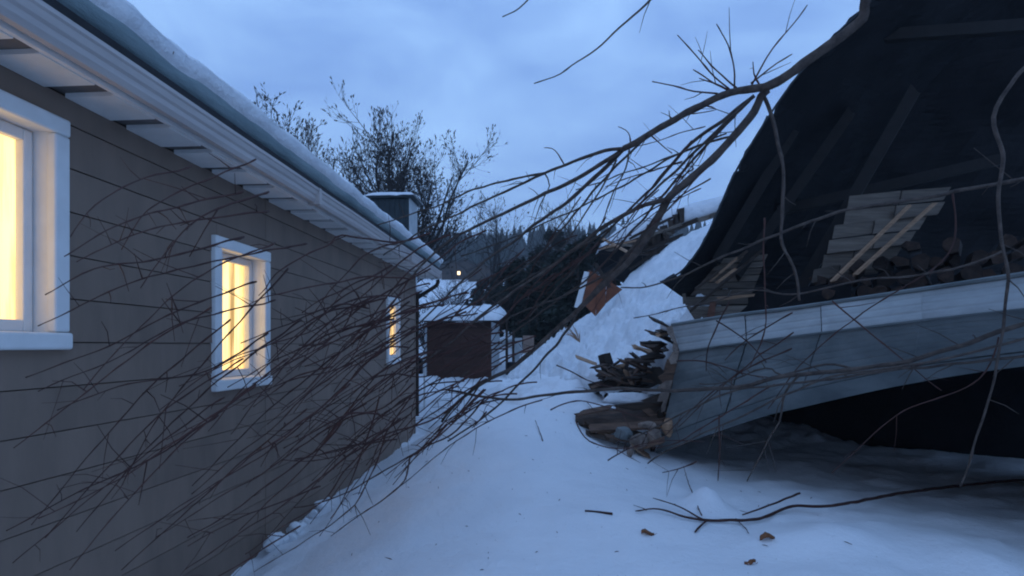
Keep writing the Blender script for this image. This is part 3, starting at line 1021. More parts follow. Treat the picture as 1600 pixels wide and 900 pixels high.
for row in range(7):
    for k in range(22):
        s = .28 + k * .175 + (row % 2) * .0875 + R.uniform(-.015, .015)
        if row > 3 + 2.5 * fbm(k * .3, 1, 1) + k * .12:
            continue
        o = bpy.data.objects.new("firewood_log", log_meshes[nlog * 5 % 6])
        COL.objects.link(o)
        o.location = (2.85 + d_.x * s + .1 + R.uniform(-.03, .03), 7.05 + d_.y * s + R.uniform(-.10, .10), 1.99 + .085 + row * .152)
        sc_ = R.uniform(.78, 1.2)
        o.scale = (sc_, R.uniform(.8, 1.1), sc_ * R.uniform(.9, 1.05))
        o.rotation_euler = (R.uniform(-.05, .05), R.uniform(0, 6.28), ang + R.uniform(-.12, .12))
        tag(o, ("roundish whole log end", "flat sided half log", "narrow split wedge log")[nlog * 5 % 6 % 3] + " in the dark firewood pile above the grey metal wall", "firewood", "firewood logs stacked in the barn")
        nlog += 1

# collapsed roof edge far behind with its own snow
rdge = thing("broken_roof_edge", tuple(P(1030, 380, 14.6)), "broken roof edge with splintered boards under a smooth snow slab", "roof")
top = lerp_poly([(938, 380, 15.6), (962, 352, 15.4), (1040, 327, 14.8), (1120, 307, 14.2), (1200, 290, 13.6)], 40)
bot = lerp_poly([(940, 396, 15.5), (975, 383, 15.2), (1040, 358, 14.7), (1120, 331, 14.1), (1200, 312, 13.5)], 40)
g = []
for i in range(40):
    a, b = bot[i], top[i]
    h = (b.z - a.z)
    row = []
    for t, yy in ((0, 0), (.25, -.06), (.6, -.05), (.9, .03), (1.0, .2), (1.06, .8), (1.05, 2.0)):
        row.append(a + Vector((0, yy, h * t + .03 * fbm(a.x * 2, t * 3, 4, 3))))
    g.append(row)
tag(MB().slab(g, (0, .05, -.02)).build("roof_edge_snow", M_SNOW_ROUGH, smooth=True), kind='stuff')
for i in range(0, 39, 3):
    a, b = bot[i], bot[min(i + 3, 39)]
    MB().bar(a + Vector((0, .0, -.06)), b + Vector((0, .0, -.06 + R.uniform(-.03, .03))), .06, .11, jag=.05, rnd=R).build("fascia_board", M_PLANK if R.random() < .6 else M_DKWOOD, rdge)
for (x0, y0, x1, y1, m_) in ((940, 388, 1010, 372, M_FRESH), (950, 392, 1060, 352, M_PLANK), (968, 404, 1068, 366, M_DKWOOD), (985, 372, 1050, 340, M_DKWOOD), (955, 380, 1000, 386, M_PLANK),
                             (1012, 352, 1048, 366, M_PLANK), (985, 420, 1040, 384, M_DKWOOD), (975, 398, 1030, 396, M_DKWOOD), (1000, 395, 1058, 372, M_DKWOOD), (940, 372, 985, 396, M_FRESH)):
    MB().bar(P(x0, y0, 14.3 + R.uniform(-.3, .3)), P(x1, y1, 13.9 + R.uniform(-.3, .3)), .10, .05, jag=.1, rnd=R).build("roof_board", m_, rdge)
mb = MB().prism([P(935, 392, 15.3), P(1075, 345, 14.6), P(1050, 362, 14.6), P(1010, 405, 14.9), P(975, 440, 15.2), P(935, 425, 15.5)], (.1, .5, 0))
mb.build("cavity_shade", M_FELT, rdge, fix=True)  # black sheet stands for the shade under the broken roof
for k in range(7):
    x = 1004 + k * 9 + R.uniform(-3, 3)
    y = 400 - k * 9
    px_board([(x, y - 19), (x + 12, y - 22), (x + 13 + R.uniform(-2, 4), y + R.uniform(-4, 4)), (x + 4, y + R.uniform(2, 9))], 14.4, .05, M_DKWOOD, rdge, "splinter")

# orange gable fragment with white edge board
gab = thing("gable_fragment", tuple(P(930, 485, 13.4)), "rust orange broken gable piece with a white edge board stuck in snow", "broken gable")
for k, pts in enumerate(([(919, 422), (932, 428), (930, 494), (909, 472)], [(933, 429), (947, 436), (945, 476), (931, 493)], [(948, 437), (972, 452), (946, 474)])):
    px_board(pts, 13.4 + .02 * k, .05, M_ORANGE, gab, "board", None)
px_board([(913, 424), (920, 425), (906, 481), (897, 480)], 13.3, .06, M_WHITE, gab, "edge_board")
px_board([(927, 412), (932, 410), (955, 448), (950, 450)], 13.25, .05, M_DKWOOD, gab, "batten")

# splintered shingles at the foot of the sliding snow
k = 0
for i in range(52):
    t = i / 51
    pth = [(938, 570), (965, 585), (1000, 582), (1020, 560), (1040, 538), (1056, 512)]
    s = t * (len(pth) - 1)
    a = int(min(s, len(pth) - 2))
    x = pth[a][0] + (pth[a + 1][0] - pth[a][0]) * (s - a) + R.uniform(-10, 8)
    y = pth[a][1] + (pth[a + 1][1] - pth[a][1]) * (s - a) + R.uniform(-6, 20) * (1.0 if t < .75 else .5)
    D = 8.6 - 1.7 * t + R.uniform(-.2, .1)
    L = R.uniform(18, 42)
    an = math.radians(R.uniform(135, 235) if t > .45 else R.uniform(-50, 230))
    p0, p1 = P(x, y, D), P(x + L * math.cos(an), y - L * .6 * math.sin(an) - 4, D - R.uniform(0, .25))
    kind = R.choice((0, 0, 0, 1, 1, 2)) if t > .3 else R.choice((0, 1, 1, 2))
    o = MB().bar(p0, p1, R.uniform(.05, .11), R.uniform(.012, .03), up=(R.uniform(-.4, .4), -.5, 1), jag=.04, rnd=R).build("splintered_board", (M_BROKEN, M_DKWOOD, M_FRESH)[kind])
    tag(o, ("brown", "blackened", "raw pale")[kind] + " splintered roof board in the torn edge left of the metal wall", "broken board", "splintered boards at the torn roof edge")

# lower heap of debris in front
def debris(name, pts, D, th, m_, label, cat="broken board", dD=None, rough=0.0):
    pl = [P(x, y, D + (dD[i] if dD else 0)) for i, (x, y) in enumerate(pts)]
    return tag(MB().prism(pl, (.12, th, .02)).build(name, m_, None, fix=True), label, cat)


slab = thing("roof_slab", tuple(P(980, 668, 6.8)), "wide brown boarded roof slab lying at the head of the debris", "roof slab")
for k in range(6):
    a = P(897 + 5 * k + R.uniform(-5, 8), 653 + 3.0 * k + R.uniform(-2, 2), 7.05 - .11 * k)
    b = P(1052 - R.uniform(0, 26) * (k % 2), 626 + 7.2 * k + R.uniform(-3, 3), 7.15 - .13 * k)
    MB().bar(a, b, .135, .03, up=(R.uniform(-.12, .12), -.5 + R.uniform(-.1, .1), 1), jag=.05, rnd=R).build("plank", M_BROKEN if k != 2 else M_DKWOOD, slab)
scat = ((905, 646, 955, 636, "brown"), (948, 682, 1000, 690, "brown"), (918, 676, 962, 690, "black"), (1000, 700, 1040, 686, "brown"),
        (1010, 640, 1048, 672, "brown"), (985, 694, 1012, 712, "raw"), (965, 668, 1030, 690, "black"))
for x0, y0, x1, y1, c_ in scat:
    D_ = 6.75 - (y0 - 640) * .008
    a, b = P(x0, y0, D_ + R.uniform(-.1, .15)), P(x1, y1, D_ + R.uniform(-.2, .1))
    o = MB().bar(a, b, R.uniform(.05, .10), R.uniform(.012, .022), up=(R.uniform(-.6, .6), -.6, 1), jag=.05, rnd=R).build("broken_board", {"brown": M_BROKEN, "raw": M_FRESH, "black": M_DKWOOD}[c_])
    tag(o, {"brown": "brown", "raw": "raw pale", "black": "blackened"}[c_] + " broken board lying loose around the boarded roof slab", "broken board", "loose boards around the roof slab")
debris("fallen_board", [(930, 672), (985, 656), (1040, 644), (1041, 648), (988, 662), (934, 678)], 6.68, .04, M_FRESH, "long raw wood strip lying across the dark roof slab")
debris("fallen_board", [(932, 676), (952, 668), (954, 675), (936, 683)], 6.6, .05, M_FRESH, "short orange brown board end at the left of the debris heap")
debris("fallen_board", [(1000, 626), (1038, 612), (1062, 606), (1064, 622), (1030, 632)], 6.75, .08, M_DKWOOD, "dark bowed board under the torn end of the metal wall", dD=[0, 0, 0, -.1, -.1])
debris("fallen_board", [(955, 634), (1040, 625), (1060, 628), (1056, 634), (990, 642)], 6.7, .05, M_DKWOOD, "long black board along the back of the dark roof slab")
debris("fallen_board", [(976, 664), (1046, 652), (1048, 664), (985, 674)], 6.55, .05, M_BROKEN, "brown plank sloping under the raw wood strip")


def rock(name, c, r, m_, label, cat, sq=(1, 1, .8), seed=0):
    bm = bmesh.new()
    bmesh.ops.create_icosphere(bm, subdivisions=3, radius=1)
    for v in bm.verts:
        q = v.co.copy()
        f = 1 + .28 * noise.fractal(q * 1.3 + Vector((seed * 3.1, seed, 0)), 1, 2, 4)
        # a few flat broken facets
        for k in range(5):
            nn = noise.noise_vector(Vector((seed * 5 + k * 1.7, k, seed))).normalized()
            dd = q.normalized().dot(nn)
            if dd * f > .72:
                f = .72 / dd
        v.co = Vector((q.x * f * r * sq[0] + c[0], q.y * f * r * sq[1] + c[1], q.z * f * r * sq[2] + c[2]))
    mb = MB().add([v.co for v in bm.verts], [tuple(v.index for v in f.verts) for f in bm.faces])
    bm.free()
    return tag(mb.build(name, m_), label, cat)


rock("insulation_chunk", P(998, 690, 6.35), .115, M_INSUL, "largest pale crumbly chunk in the debris beneath the metal wall", "rubble", (1, .7, .9), 1)
rock("insulation_chunk", P(1022, 683, 6.4), .095, M_INSUL, "pale chunk at the foot of the torn metal wall end", "rubble", (.8, .7, 1.2), 2)
rock("insulation_chunk", P(1012, 664, 6.45), .085, M_INSUL, "pale chunk topmost on the debris beside the metal wall", "rubble", (1.3, .7, .6), 3)
rock("dark_chunk", P(974, 678, 6.4), .10, M_METAL_D, "dark blue grey lump among the boards of the debris heap", "rubble", (1, .8, 1), 4)
rock("insulation_chunk", P(985, 706, 6.2), .06, M_INSUL, "smallest pale chunk lying lowest on the snow under the debris", "rubble", (.7, .7, 1.2), 5)
rock("wood_stump", P(1043, 668, 6.5), .09, M_FRESH, "splintered orange wood lump against the metal wall end", "rubble", (.8, .7, 1.3), 6)
# torn upright post and dark slab at the left end of the torn edge
debris("broken_post", [(934, 556), (942, 553), (950, 578), (953, 600), (941, 600), (940, 580)], 8.5, .10, M_DKWOOD, "short broken post sticking up at the left of the torn edge", "post")
debris("fallen_board", [(918, 600), (950, 592), (985, 590), (1000, 602), (960, 608), (925, 612)], 8.2, .15, M_DKWOOD, "dark board flat on snow at the foot of the broken post")
debris("fallen_board", [(955, 572), (968, 569), (972, 574), (958, 579)], 8.3, .06, M_FRESH, "small curved raw wood offcut on the torn snow edge")
for k in range(6):
    a = P(958 + k * 7.5 + R.uniform(-4, 4), R.uniform(585, 603), 8.0 + R.uniform(-.3, .2))
    b = a + Vector((R.uniform(-.3, .3), R.uniform(-.1, .2), R.uniform(-.02, .12)))
    o = MB().bar(a, b, R.uniform(.06, .12), .03, jag=.05, rnd=R).build("splintered_board", M_BROKEN)
    tag(o, "brown splinter lying flat at the foot of the torn roof edge", "broken board", "splintered boards at the torn roof edge")
for (x, y, D_, r_, sq_, lb) in ((985, 622, 7.35, .20, (1.9, 1.0, .42), "long snow patch lying between the torn edge and the roof slab"), (940, 636, 7.15, .12, (1.7, .8, .4), "snow patch capping the left end of the roof slab"),
                              (1046, 508, 6.75, .10, (1.0, .9, .8), "snow lump on the upper corner of the torn wall end"),
                              (1022, 612, 7.2, .12, (1.5, .8, .4), "small snow patch tucked against the torn wall end")):
    rock("snow_lump", P(x, y, D_), r_, M_SNOW_ROUGH, lb, "snow lump", sq_, int(x)).data.polygons.foreach_set("use_smooth", [True] * 1280)
# dark backing added for the shade in the hollow of the torn edge
px_board([(935, 588), (965, 578), (1005, 572), (1040, 540), (1060, 520), (1060, 600), (1000, 600), (960, 600)], 8.3, .3, M_DKWOOD, barn, "hollow_shade", [.4, .3, 0, -.7, -1.0, -1.0, -.1, .2])

# straw tuft on the fallen snow
tf = P(906, 531, 10.8)
mb = MB()
for k in range(26):
    a = R.uniform(-1.1, .7)
    d = Vector((math.sin(a) * .6 - .35, R.uniform(-.2, .1), .15 + .45 * abs(math.cos(a)))) * R.uniform(.25, .55)
    mb.tube([tf + Vector((0, 0, -.05)), tf + d * .6, tf + d + Vector((0, 0, -.03))], [.006, .005, .002], sides=3)
tag(mb.build("straw_tuft", M_FRESH), "small straw tuft poking out of the fallen roof snow", "grass tuft")

# snow clods along the wall
for k, (x, y, r_) in enumerate(((425, 868, .075), (440, 850, .07), (452, 872, .06), (462, 838, .075), (478, 822, .07), (490, 812, .055), (502, 800, .06), (430, 884, .08), (472, 846, .05), (514, 792, .045))):
    u = (x - 800) / F
    D = (WX + .14) * (math.cos(YAW) + u * math.sin(YAW)) / (-math.sin(YAW) + u * math.cos(YAW))
    c = P(x, y, D)
    c.z = ground(c.x, c.y) + r_ * .35
    rock("snow_clod", c, r_, M_SNOW_ROUGH, "icy white snow clod lying on the torn snow lip at the wall", "snow lump", (1, 1, .9), 20 + k)["group"] = "snow clods along the house wall"

# ------------------------------------------------------------------ things on the near snow
def on_ground(x, y):
    lo, hi = 2.0, 9.0
    for k in range(200):
        D = lo + (hi - lo) * k / 199
        p = P(x, y, D)
        if p.z < ground(p.x, p.y) + .004:
            return p
    return p


def ground_twig(pts, rad, lift):
    o = []
    for i, (x, y) in enumerate(pts):
        p = on_ground(x, y)
        o.append(Vector((p.x, p.y, ground(p.x, p.y) + lift[i])))
    return spline(o, rad, .04, .006, R)


gb = thing("fallen_branch", tuple(on_ground(1100, 818)), "thin bare forked branch lying on the snow at lower right", "branch")
for pts, rad, lift in (([(1660, 760), (1520, 772), (1400, 786), (1300, 803), (1238, 800), (1190, 815), (1140, 818), (1080, 815), (1030, 801), (992, 802)], [.017, .016, .014, .013, .012, .012, .012, .010, .007, .004], [.1, .1, .08, .06, .05, .03, .02, .02, .03, .02]),
                       ([(1100, 817), (1060, 800), (1020, 789)], [.008, .006, .003], [.02, .04, .06]),
                       ([(1104, 817), (1086, 836)], [.009, .006], [.02, .012]),
                       ([(1250, 790), (1200, 803), (1160, 813)], [.010, .008, .006], [.1, .07, .03]),
                       ([(1096, 812), (1076, 765), (1068, 735)], [.005, .004, .002], [.03, .06, .05]),
                       ([(1010, 803), (1003, 797), (990, 793)], [.004, .003, .002], [.02, .02, .02]),
                       ([(1150, 815), (1163, 826), (1170, 836)], [.004, .003, .002], [.02, .01, .01])):
    MB().tube(*ground_twig(pts, rad, lift), sides=6).build("stem", M_TWIG, gb, smooth=True)
tag(MB().tube(*ground_twig([(914, 799), (935, 801), (957, 804)], [.008, .009, .010], [.01, .008, .01]), sides=6).build("twig", M_TWIG, smooth=True), "short straight stick on smooth snow in the foreground", "stick")
tag(MB().tube(*ground_twig([(836, 662), (843, 675), (848, 690)], [.003, .004, .005], [.04, .02, .01]), sides=5).build("twig", M_TWIG, smooth=True), "tiny twig on the crest of the snow mound", "stick")
for (x, y, s, lb) in ((1012, 838, .045, "narrow curled brown leaf near the middle of the foreground snow"), (1199, 845, .05, "ragged brown leaf below the forked branch"), (1172, 884, .035, "small round brown leaf nearest on the snow")):
    p = on_ground(x, y)
    mb = MB()
    g = []
    for i in range(9):
        t = i / 8
        wd = s * (.75 * math.sin(math.pi * min(1, t * .92 + .06))) * (1 + .35 * math.sin(t * 19 + x))
        row = []
        for j in range(5):
            q = (j - 2) / 2
            row.append((p.x + (t - .5) * 2 * s, p.y + q * wd * .9, p.z + .012 + .5 * s * q * q + .012 * math.sin(t * 5 + x)))
        g.append(row)
    mb.slab(g, (0, 0, -.0015))
    mb.tube([(p.x + s, p.y, p.z + .012), (p.x + 1.5 * s, p.y + .01, p.z + .02)], [.0018, .001], sides=4)
    tag(mb.build("dead_leaf", M_LEAF, smooth=True), lb, "leaf")

mb = MB()
for k in range(100):
    X_, Y_ = R.uniform(-1.6, 2.4), 2.2 + 6.5 * R.random() ** 1.4
    z_ = ground(X_, Y_)
    a, L_ = R.uniform(0, 3.14), R.uniform(.004, .022) * (1 if R.random() < .8 else 2)
    d = Vector((math.cos(a), math.sin(a), R.uniform(-.1, .3))) * L_
    q = Vector((X_, Y_, z_ + .003))
    mb.tube([q - d, q + Vector((0, 0, .002)), q + d], [.0015, .0028, .001], sides=4)
tag(mb.build("bark_litter", M_TWIG), kind='stuff')

# ------------------------------------------------------------------ the fallen tree
tree = thing("fallen_tree", (6.6, 3.3, 0.1), "large bare fallen tree whose limbs and red twigs sweep from barn to house", "tree")


def DX(x, off=0):
    return float(np.interp(x, [0, 100, 200, 362, 500, 640, 760, 860, 975, 1100, 1238, 1450, 1700],
                           [1.75, 1.95, 2.35, 3.05, 3.8, 4.5, 4.8, 4.95, 4.6, 4.3, 4.0, 3.7, 3.4])) + off


def side_shoots(mb, pts, rr, n, lmin=.08, lmax=.30, both=True):
    for _ in range(n):
        i = R.randint(2, len(pts) - 2)
        d = (pts[i + 1] - pts[i - 1]).normalized()
        s = d.orthogonal()
        s.rotate(Matrix.Rotation(R.uniform(0, 6.28), 3, d))
        L = R.uniform(lmin, lmax)
        dd = (d * R.uniform(.5, 1.1) + s * R.uniform(.5, .9) + Vector((0, 0, R.uniform(-.1, .35)))).normalized()
        a = pts[i]
        b = a + dd * L * .5 + Vector((0, 0, .015))
        c = a + dd * L + Vector((R.uniform(-.02, .02), 0, R.uniform(-.02, .05)))
        r0 = min(rr[i] * .7, .0042)
        mb.tube([a, b, c], [r0, r0 * .75, r0 * .4], sides=4)


def limb(pts, w0, w1, off=0, name="limb", m_=None, shoots=0, ext=None, pre=None):
    """pts in pixels; widths in photograph pixels at the two ends"""
    q = [P(x, y, DX(x, off)) for x, y in pts]
    if pre:
        q = [Vector(p) for p in pre] + q
    n = len(q)
    rad = []
    for i in range(n):
        wpx = w0 + (w1 - w0) * (i / (n - 1))
        rad.append(max(.0017, wpx * (0.92 if wpx > 7 else 1.0) / 2 / F * max(q[i].y, 2.0)))
    pp, rr = spline(q, rad, .05, .012, R)
    mb = MB().tube(pp, rr, sides=8 if w0 > 6 else 6)
    if shoots:
        side_shoots(mb, pp, rr, shoots)
    return mb.build(name, m_ or M_BARK, tree, smooth=True)


# trunk rises from the ground beyond the frame and bends over the barn
limb([(1450, -40), (1340, 38), (1238, 112), (1213, 128), (1190, 138)], 19, 15, name="trunk", pre=[(6.7, 3.3, -.1), (6.5, 3.35, 2.2), (5.3, 3.5, 4.0)])
limb([(1195, 136), (1165, 141), (1141, 146), (1107, 159), (1073, 177), (1024, 204), (994, 223), (975, 232)], 13, 10, shoots=3)
limb([(977, 232), (945, 236), (915, 246), (885, 257), (851, 270), (802, 295), (760, 313), (700, 340), (640, 372), (600, 398)], 6, 2.2, shoots=8)
limb([(975, 233), (937, 257), (892, 283), (843, 306), (783, 336), (720, 365), (672, 400), (640, 436)], 7.5, 3, .05, shoots=10)
limb([(972, 236), (930, 276), (892, 310), (854, 338), (800, 378), (745, 420), (690, 470), (640, 520)], 7.0, 2.2, .1, shoots=10)
limb([(853, 270), (800, 280), (740, 296), (690, 318), (640, 336), (590, 352)], 3.6, 1.8, -.05, "branch", shoots=4)
limb([(1200, 140), (1190, 151), (1179, 174), (1153, 204), (1130, 230), (1100, 261), (1070, 287), (1043, 312)], 13, 13, .1, shoots=6)
limb([(1043, 312), (1032, 336), (1010, 372), (984, 407), (944, 444), (918, 470), (877, 508), (833, 547), (795, 578), (764, 593), (715, 628), (690, 660)], 13, 4, .15, shoots=8)
limb([(1043, 312), (1020, 318), (993, 326), (947, 352), (912, 378), (860, 418), (795, 460), (749, 494), (700, 538), (640, 580)], 8.5, 2.5, .1, shoots=12)
limb([(1040, 320), (1000, 372), (960, 420), (907, 481), (884, 520), (850, 560), (800, 612), (760, 650), (700, 690)], 6, 2.5, .25, shoots=10)
limb([(1038, 330), (985, 395), (930, 440), (860, 470), (790, 500), (720, 560)], 4, 1.8, .35, "branch", shoots=8)
limb([(1178, 150), (1122, 193), (1081, 223), (1047, 260), (1024, 287), (987, 325), (940, 372), (880, 440), (820, 500)], 6, 2.2, .3, shoots=10)
limb([(1140, 214), (1073, 234), (1020, 262), (971, 291), (911, 321), (850, 350), (780, 380), (720, 400)], 3.6, 1.8, .2, "branch", shoots=8)
limb([(1135, 208), (1060, 240), (1000, 262), (940, 284), (900, 296)], 2.6, 1.3, .35, "branch", shoots=4)
limb([(964, 249), (940, 295), (911, 338), (880, 385)], 3.2, 1.8, .05, "branch", shoots=4)
limb([(983, 232), (978, 262), (960, 300), (945, 338), (930, 370)], 2.8, 1.4, .05, "branch", shoots=4)
limb([(1098, 262), (1050, 300), (1010, 360), (985, 400)], 3, 1.6, .3, "branch", shoots=4)
limb([(851, 272), (858, 290), (845, 320), (830, 360)], 2.4, 1.2, .02, "branch", shoots=3)
limb([(1172, 158), (1120, 205), (1060, 262), (1000, 318), (930, 372), (850, 420), (760, 470)], 5, 2, .2, shoots=8)
limb([(1150, 180), (1090, 240), (1040, 300), (980, 370), (930, 425), (860, 478), (790, 530), (720, 590)], 4.5, 2, .4, shoots=8)
limb([(1020, 206), (960, 262), (900, 330), (840, 400), (770, 452), (700, 500)], 4, 1.8, .2, "branch", shoots=8)
for pts in ([(1141, 142), (1110, 112), (1083, 80), (1058, 55)], [(1147, 138), (1147, 105), (1138, 72), (1119, 38)], [(1137, 140), (1110, 126), (1083, 108)],
            [(1122, 144), (1085, 142), (1052, 134), (1020, 128)], [(1150, 138), (1128, 118), (1105, 95), (1090, 78)], [(1175, 132), (1190, 102), (1206, 76), (1237, 40), (1262, 8)],
            [(1135, 142), (1115, 130), (1092, 122)], [(1172, 130), (1190, 118), (1215, 98), (1238, 84)], [(1186, 132), (1178, 115), (1177, 96)]):
    limb(pts, 2.8, 1.4, 0, "shoot", M_TWIG, shoots=1)
for pts in ([(1100, 165), (1120, 172), (1085, 178), (1062, 180)], [(1048, 190), (1046, 182), (1045, 172)], [(984, 224), (985, 212), (978, 203), (966, 198)], [(882, 257), (872, 240), (862, 232), (850, 231)],
            [(1015, 210), (1045, 235), (1050, 240)]):
    limb(pts, 2.0, 1.0, 0, "shoot", M_TWIG)
limb([(1100, -90), (1060, -40), (1017, 0), (971, 42), (940, 70), (911, 91), (875, 115), (834, 130)], 5, 1.6, -.3, "branch", shoots=9, pre=[(3.6, 3.6, 4.6)])
limb([(900, -70), (850, -25), (820, 4), (803, 18), (786, 27)], 3.6, 1.4, -.2, "branch", shoots=1, pre=[(3.4, 3.6, 4.8)])
limb([(1192, 150), (1206, 177), (1216, 225), (1224, 272), (1222, 340), (1220, 372), (1238, 415), (1250, 470)], 6, 4, .1, "branch", shoots=3)
limb([(1720, 250), (1600, 280), (1480, 302), (1380, 318), (1300, 335), (1238, 358), (1178, 381), (1109, 410), (1080, 424), (1033, 442), (1000, 450), (970, 450)], 6.5, 1.6, .3, shoots=10)
limb([(1566, 392), (1490, 420), (1420, 432), (1330, 440), (1238, 460), (1180, 452), (1120, 470), (1060, 482), (990, 498)], 4, 1.4, .3, "branch", shoots=6)
limb([(1700, 470), (1500, 540), (1380, 572), (1238, 586), (1160, 603), (1060, 610), (960, 607), (900, 612), (860, 617), (790, 624), (700, 610)], 8, 3.5, .12, shoots=14)
limb([(1700, 540), (1600, 556), (1400, 578), (1240, 600), (1160, 608), (1093, 633), (1040, 660), (980, 690)], 5, 2, .1, "branch", shoots=8)
limb([(1720, 500), (1640, 520), (1480, 560), (1300, 590), (1227, 617), (1160, 650), (1093, 680), (1040, 706), (1012, 725)], 5, 1.8, .05, "branch", shoots=8)
limb([(1340, 579), (1290, 570), (1222, 586), (1206, 577), (1180, 580), (1120, 600), (1093, 600)], 3.6, 1.5, .3, "branch", shoots=5)
limb([(1252, 584), (1226, 612), (1217, 660), (1193, 700), (1167, 753)], 4, 1.6, .1, "branch", shoots=4)
limb([(1580, 130), (1568, 250), (1560, 330), (1575, 450), (1560, 560), (1540, 640), (1500, 760)], 6.5, 2.5, 0, "branch", shoots=5, pre=[(3.9, 3.5, 4.2)])
for pts in ([(1060, 563), (1110, 567), (1160, 583), (1200, 590)], [(1120, 500), (1167, 533), (1197, 567)], [(1238, 488), (1173, 527), (1133, 563)], [(1240, 520), (1180, 560), (1110, 620), (1060, 668)],
            [(1195, 340), (1194, 420), (1196, 510), (1172, 575)], [(1238, 545), (1160, 580), (1080, 640), (1030, 690)], [(1210, 600), (1120, 655), (1060, 690), (1020, 700)], [(1140, 470), (1107, 540), (1104, 580)],
            [(950, 720), (985, 700), (1030, 690), (1100, 690)], [(900, 660), (920, 690), (960, 700), (1010, 696)], [(1090, 720), (1060, 732), (1035, 738)], [(1124, 650), (1124, 720), (1122, 752)],
            [(860, 640), (900, 626), (960, 640), (1010, 655)], [(870, 570), (900, 585), (935, 600), (990, 610)], [(1490, 300), (1480, 400), (1360, 480), (1260, 560), (1200, 640)], [(1300, 470), (1390, 545), (1470, 610)], [(1566, 500), (1530, 592), (1400, 650), (1300, 740)]):
    limb(pts, 2.4, 1.2, .35, "twig", M_TWIG, shoots=3)

# long red twigs over the house wall
z4 = lambda l: [(360 + X / 2.5, 360 + Y / 2.5) for X, Y in l]
z5 = lambda l: [(360 + X / 3, 600 + Y / 3) for X, Y in l]
TW_ = [z4(l) for l in (
    [(780, 10), (640, 45), (440, 20), (400, 45), (290, 100), (180, 170), (140, 225), (110, 255)], [(700, 190), (560, 180), (400, 205), (230, 240), (140, 260), (70, 290)],
    [(540, 300), (430, 290), (330, 320), (180, 385), (40, 440)], [(530, 295), (400, 310), (300, 360), (200, 420), (100, 470), (10, 510), (-200, 610)],
    [(860, 15), (720, 80), (600, 180), (500, 270), (440, 330)], [(1000, 0), (880, 60), (760, 150), (700, 190), (620, 260)], [(760, 110), (660, 200), (560, 330), (480, 420), (330, 590), (200, 700)],
    [(700, 190), (620, 300), (540, 400), (460, 520)], [(640, 300), (560, 370), (420, 480), (290, 530)], [(480, 300), (440, 380), (360, 440), (270, 450)],
    [(990, 270), (860, 330), (700, 400), (560, 470), (420, 540), (250, 580), (100, 640), (10, 685), (-250, 820)], [(720, 375), (600, 440), (440, 540), (300, 640), (180, 760), (10, 890), (-150, 1030)],
    [(400, 530), (260, 570), (180, 620), (90, 690)], [(1000, 450), (860, 520), (760, 570), (640, 560), (540, 590), (400, 680), (200, 800)], [(1000, 580), (900, 640), (780, 720), (660, 790), (500, 840), (380, 870), (250, 900)],
    [(980, 600), (860, 760), (780, 830), (700, 890)], [(720, 500), (640, 560), (560, 610), (430, 740), (330, 880)], [(1000, 620), (930, 690), (820, 800), (720, 880)])]
TW_ += [z5(l) for l in (
    [(560, 0), (400, 130), (240, 250), (110, 330), (10, 415), (-300, 640)], [(640, 90), (440, 220), (260, 340), (120, 440), (0, 500), (-350, 720)], [(860, 0), (720, 110), (520, 180), (370, 370), (150, 580), (40, 690)],
    [(850, 140), (640, 260), (520, 330), (390, 360), (240, 355)], [(1100, 60), (960, 160), (860, 200), (700, 250), (560, 380), (440, 540), (260, 660), (70, 800)], [(1190, 20), (1100, 110), (960, 250), (900, 300), (840, 340), (730, 430)],
    [(840, 340), (830, 420), (790, 480), (700, 550), (580, 630), (470, 715)], [(740, 200), (680, 380), (600, 540), (560, 590), (470, 660), (330, 750), (110, 880)], [(700, 60), (640, 260), (580, 420), (520, 560), (470, 630)],
    [(1200, 60), (1060, 220), (940, 280), (850, 330), (700, 420), (560, 500), (410, 560), (300, 580)], [(800, 160), (640, 280), (520, 360), (410, 460)], [(860, 40), (780, 150), (700, 280), (640, 420), (600, 520)],
    [(530, 170), (440, 280), (350, 350), (180, 470), (20, 590), (-200, 720)], [(1200, 130), (1160, 180), (1130, 205)], [(700, 140), (560, 140), (430, 200), (250, 300)], [(780, 260), (560, 290), (420, 330), (300, 350)],
    [(330, 660), (180, 760), (-20, 880), (-300, 1050)], [(420, 480), (220, 560), (60, 620), (-200, 760)])]
TW_ += [[(672, 420), (560, 480), (480, 520), (362, 560), (250, 640)], [(640, 500), (540, 600), (440, 690), (330, 760), (180, 860)], [(640, 470), (520, 560), (420, 640), (300, 760)],
        [(420, 330), (300, 345), (200, 370), (120, 410)], [(480, 380), (330, 410), (210, 440), (60, 510)], [(430, 470), (300, 500), (180, 560), (60, 610)], [(400, 250), (300, 290), (230, 330), (190, 390)],
        [(380, 560), (260, 640), (160, 740), (70, 840)], [(350, 620), (240, 700), (140, 780), (20, 880)], [(420, 520), (320, 580), (200, 600), (90, 640)], [(450, 420), (360, 520), (250, 650), (190, 760)]]
TW_ += [[(430, 380), (330, 420), (230, 500), (130, 610)], [(470, 500), (360, 580), (240, 690), (120, 830)], [(400, 600), (300, 680), (200, 780), (110, 890)], [(380, 300), (290, 320), (190, 350), (100, 400)],
        [(450, 560), (330, 650), (200, 740), (60, 810)], [(400, 440), (290, 480), (170, 540), (40, 590)], [(360, 500), (250, 590), (150, 700), (50, 820)], [(480, 640), (380, 720), (280, 810), (190, 890)],
        [(420, 300), (330, 330), (270, 380), (220, 450)], [(340, 650), (230, 720), (120, 770), (10, 830)], [(560, 700), (470, 770), (380, 830), (290, 890)], [(380, 370), (270, 400), (150, 420), (70, 460)],
        [(330, 480), (230, 540), (100, 640), (20, 700)], [(300, 260), (220, 280), (150, 320), (110, 370)]]
for l in TW_:
    o_ = R.uniform(-.25, .2)
    limb(l, R.uniform(2.4, 3.4), R.uniform(1.0, 1.5), o_, "twig", M_TWIG, shoots=R.randint(2, 6))
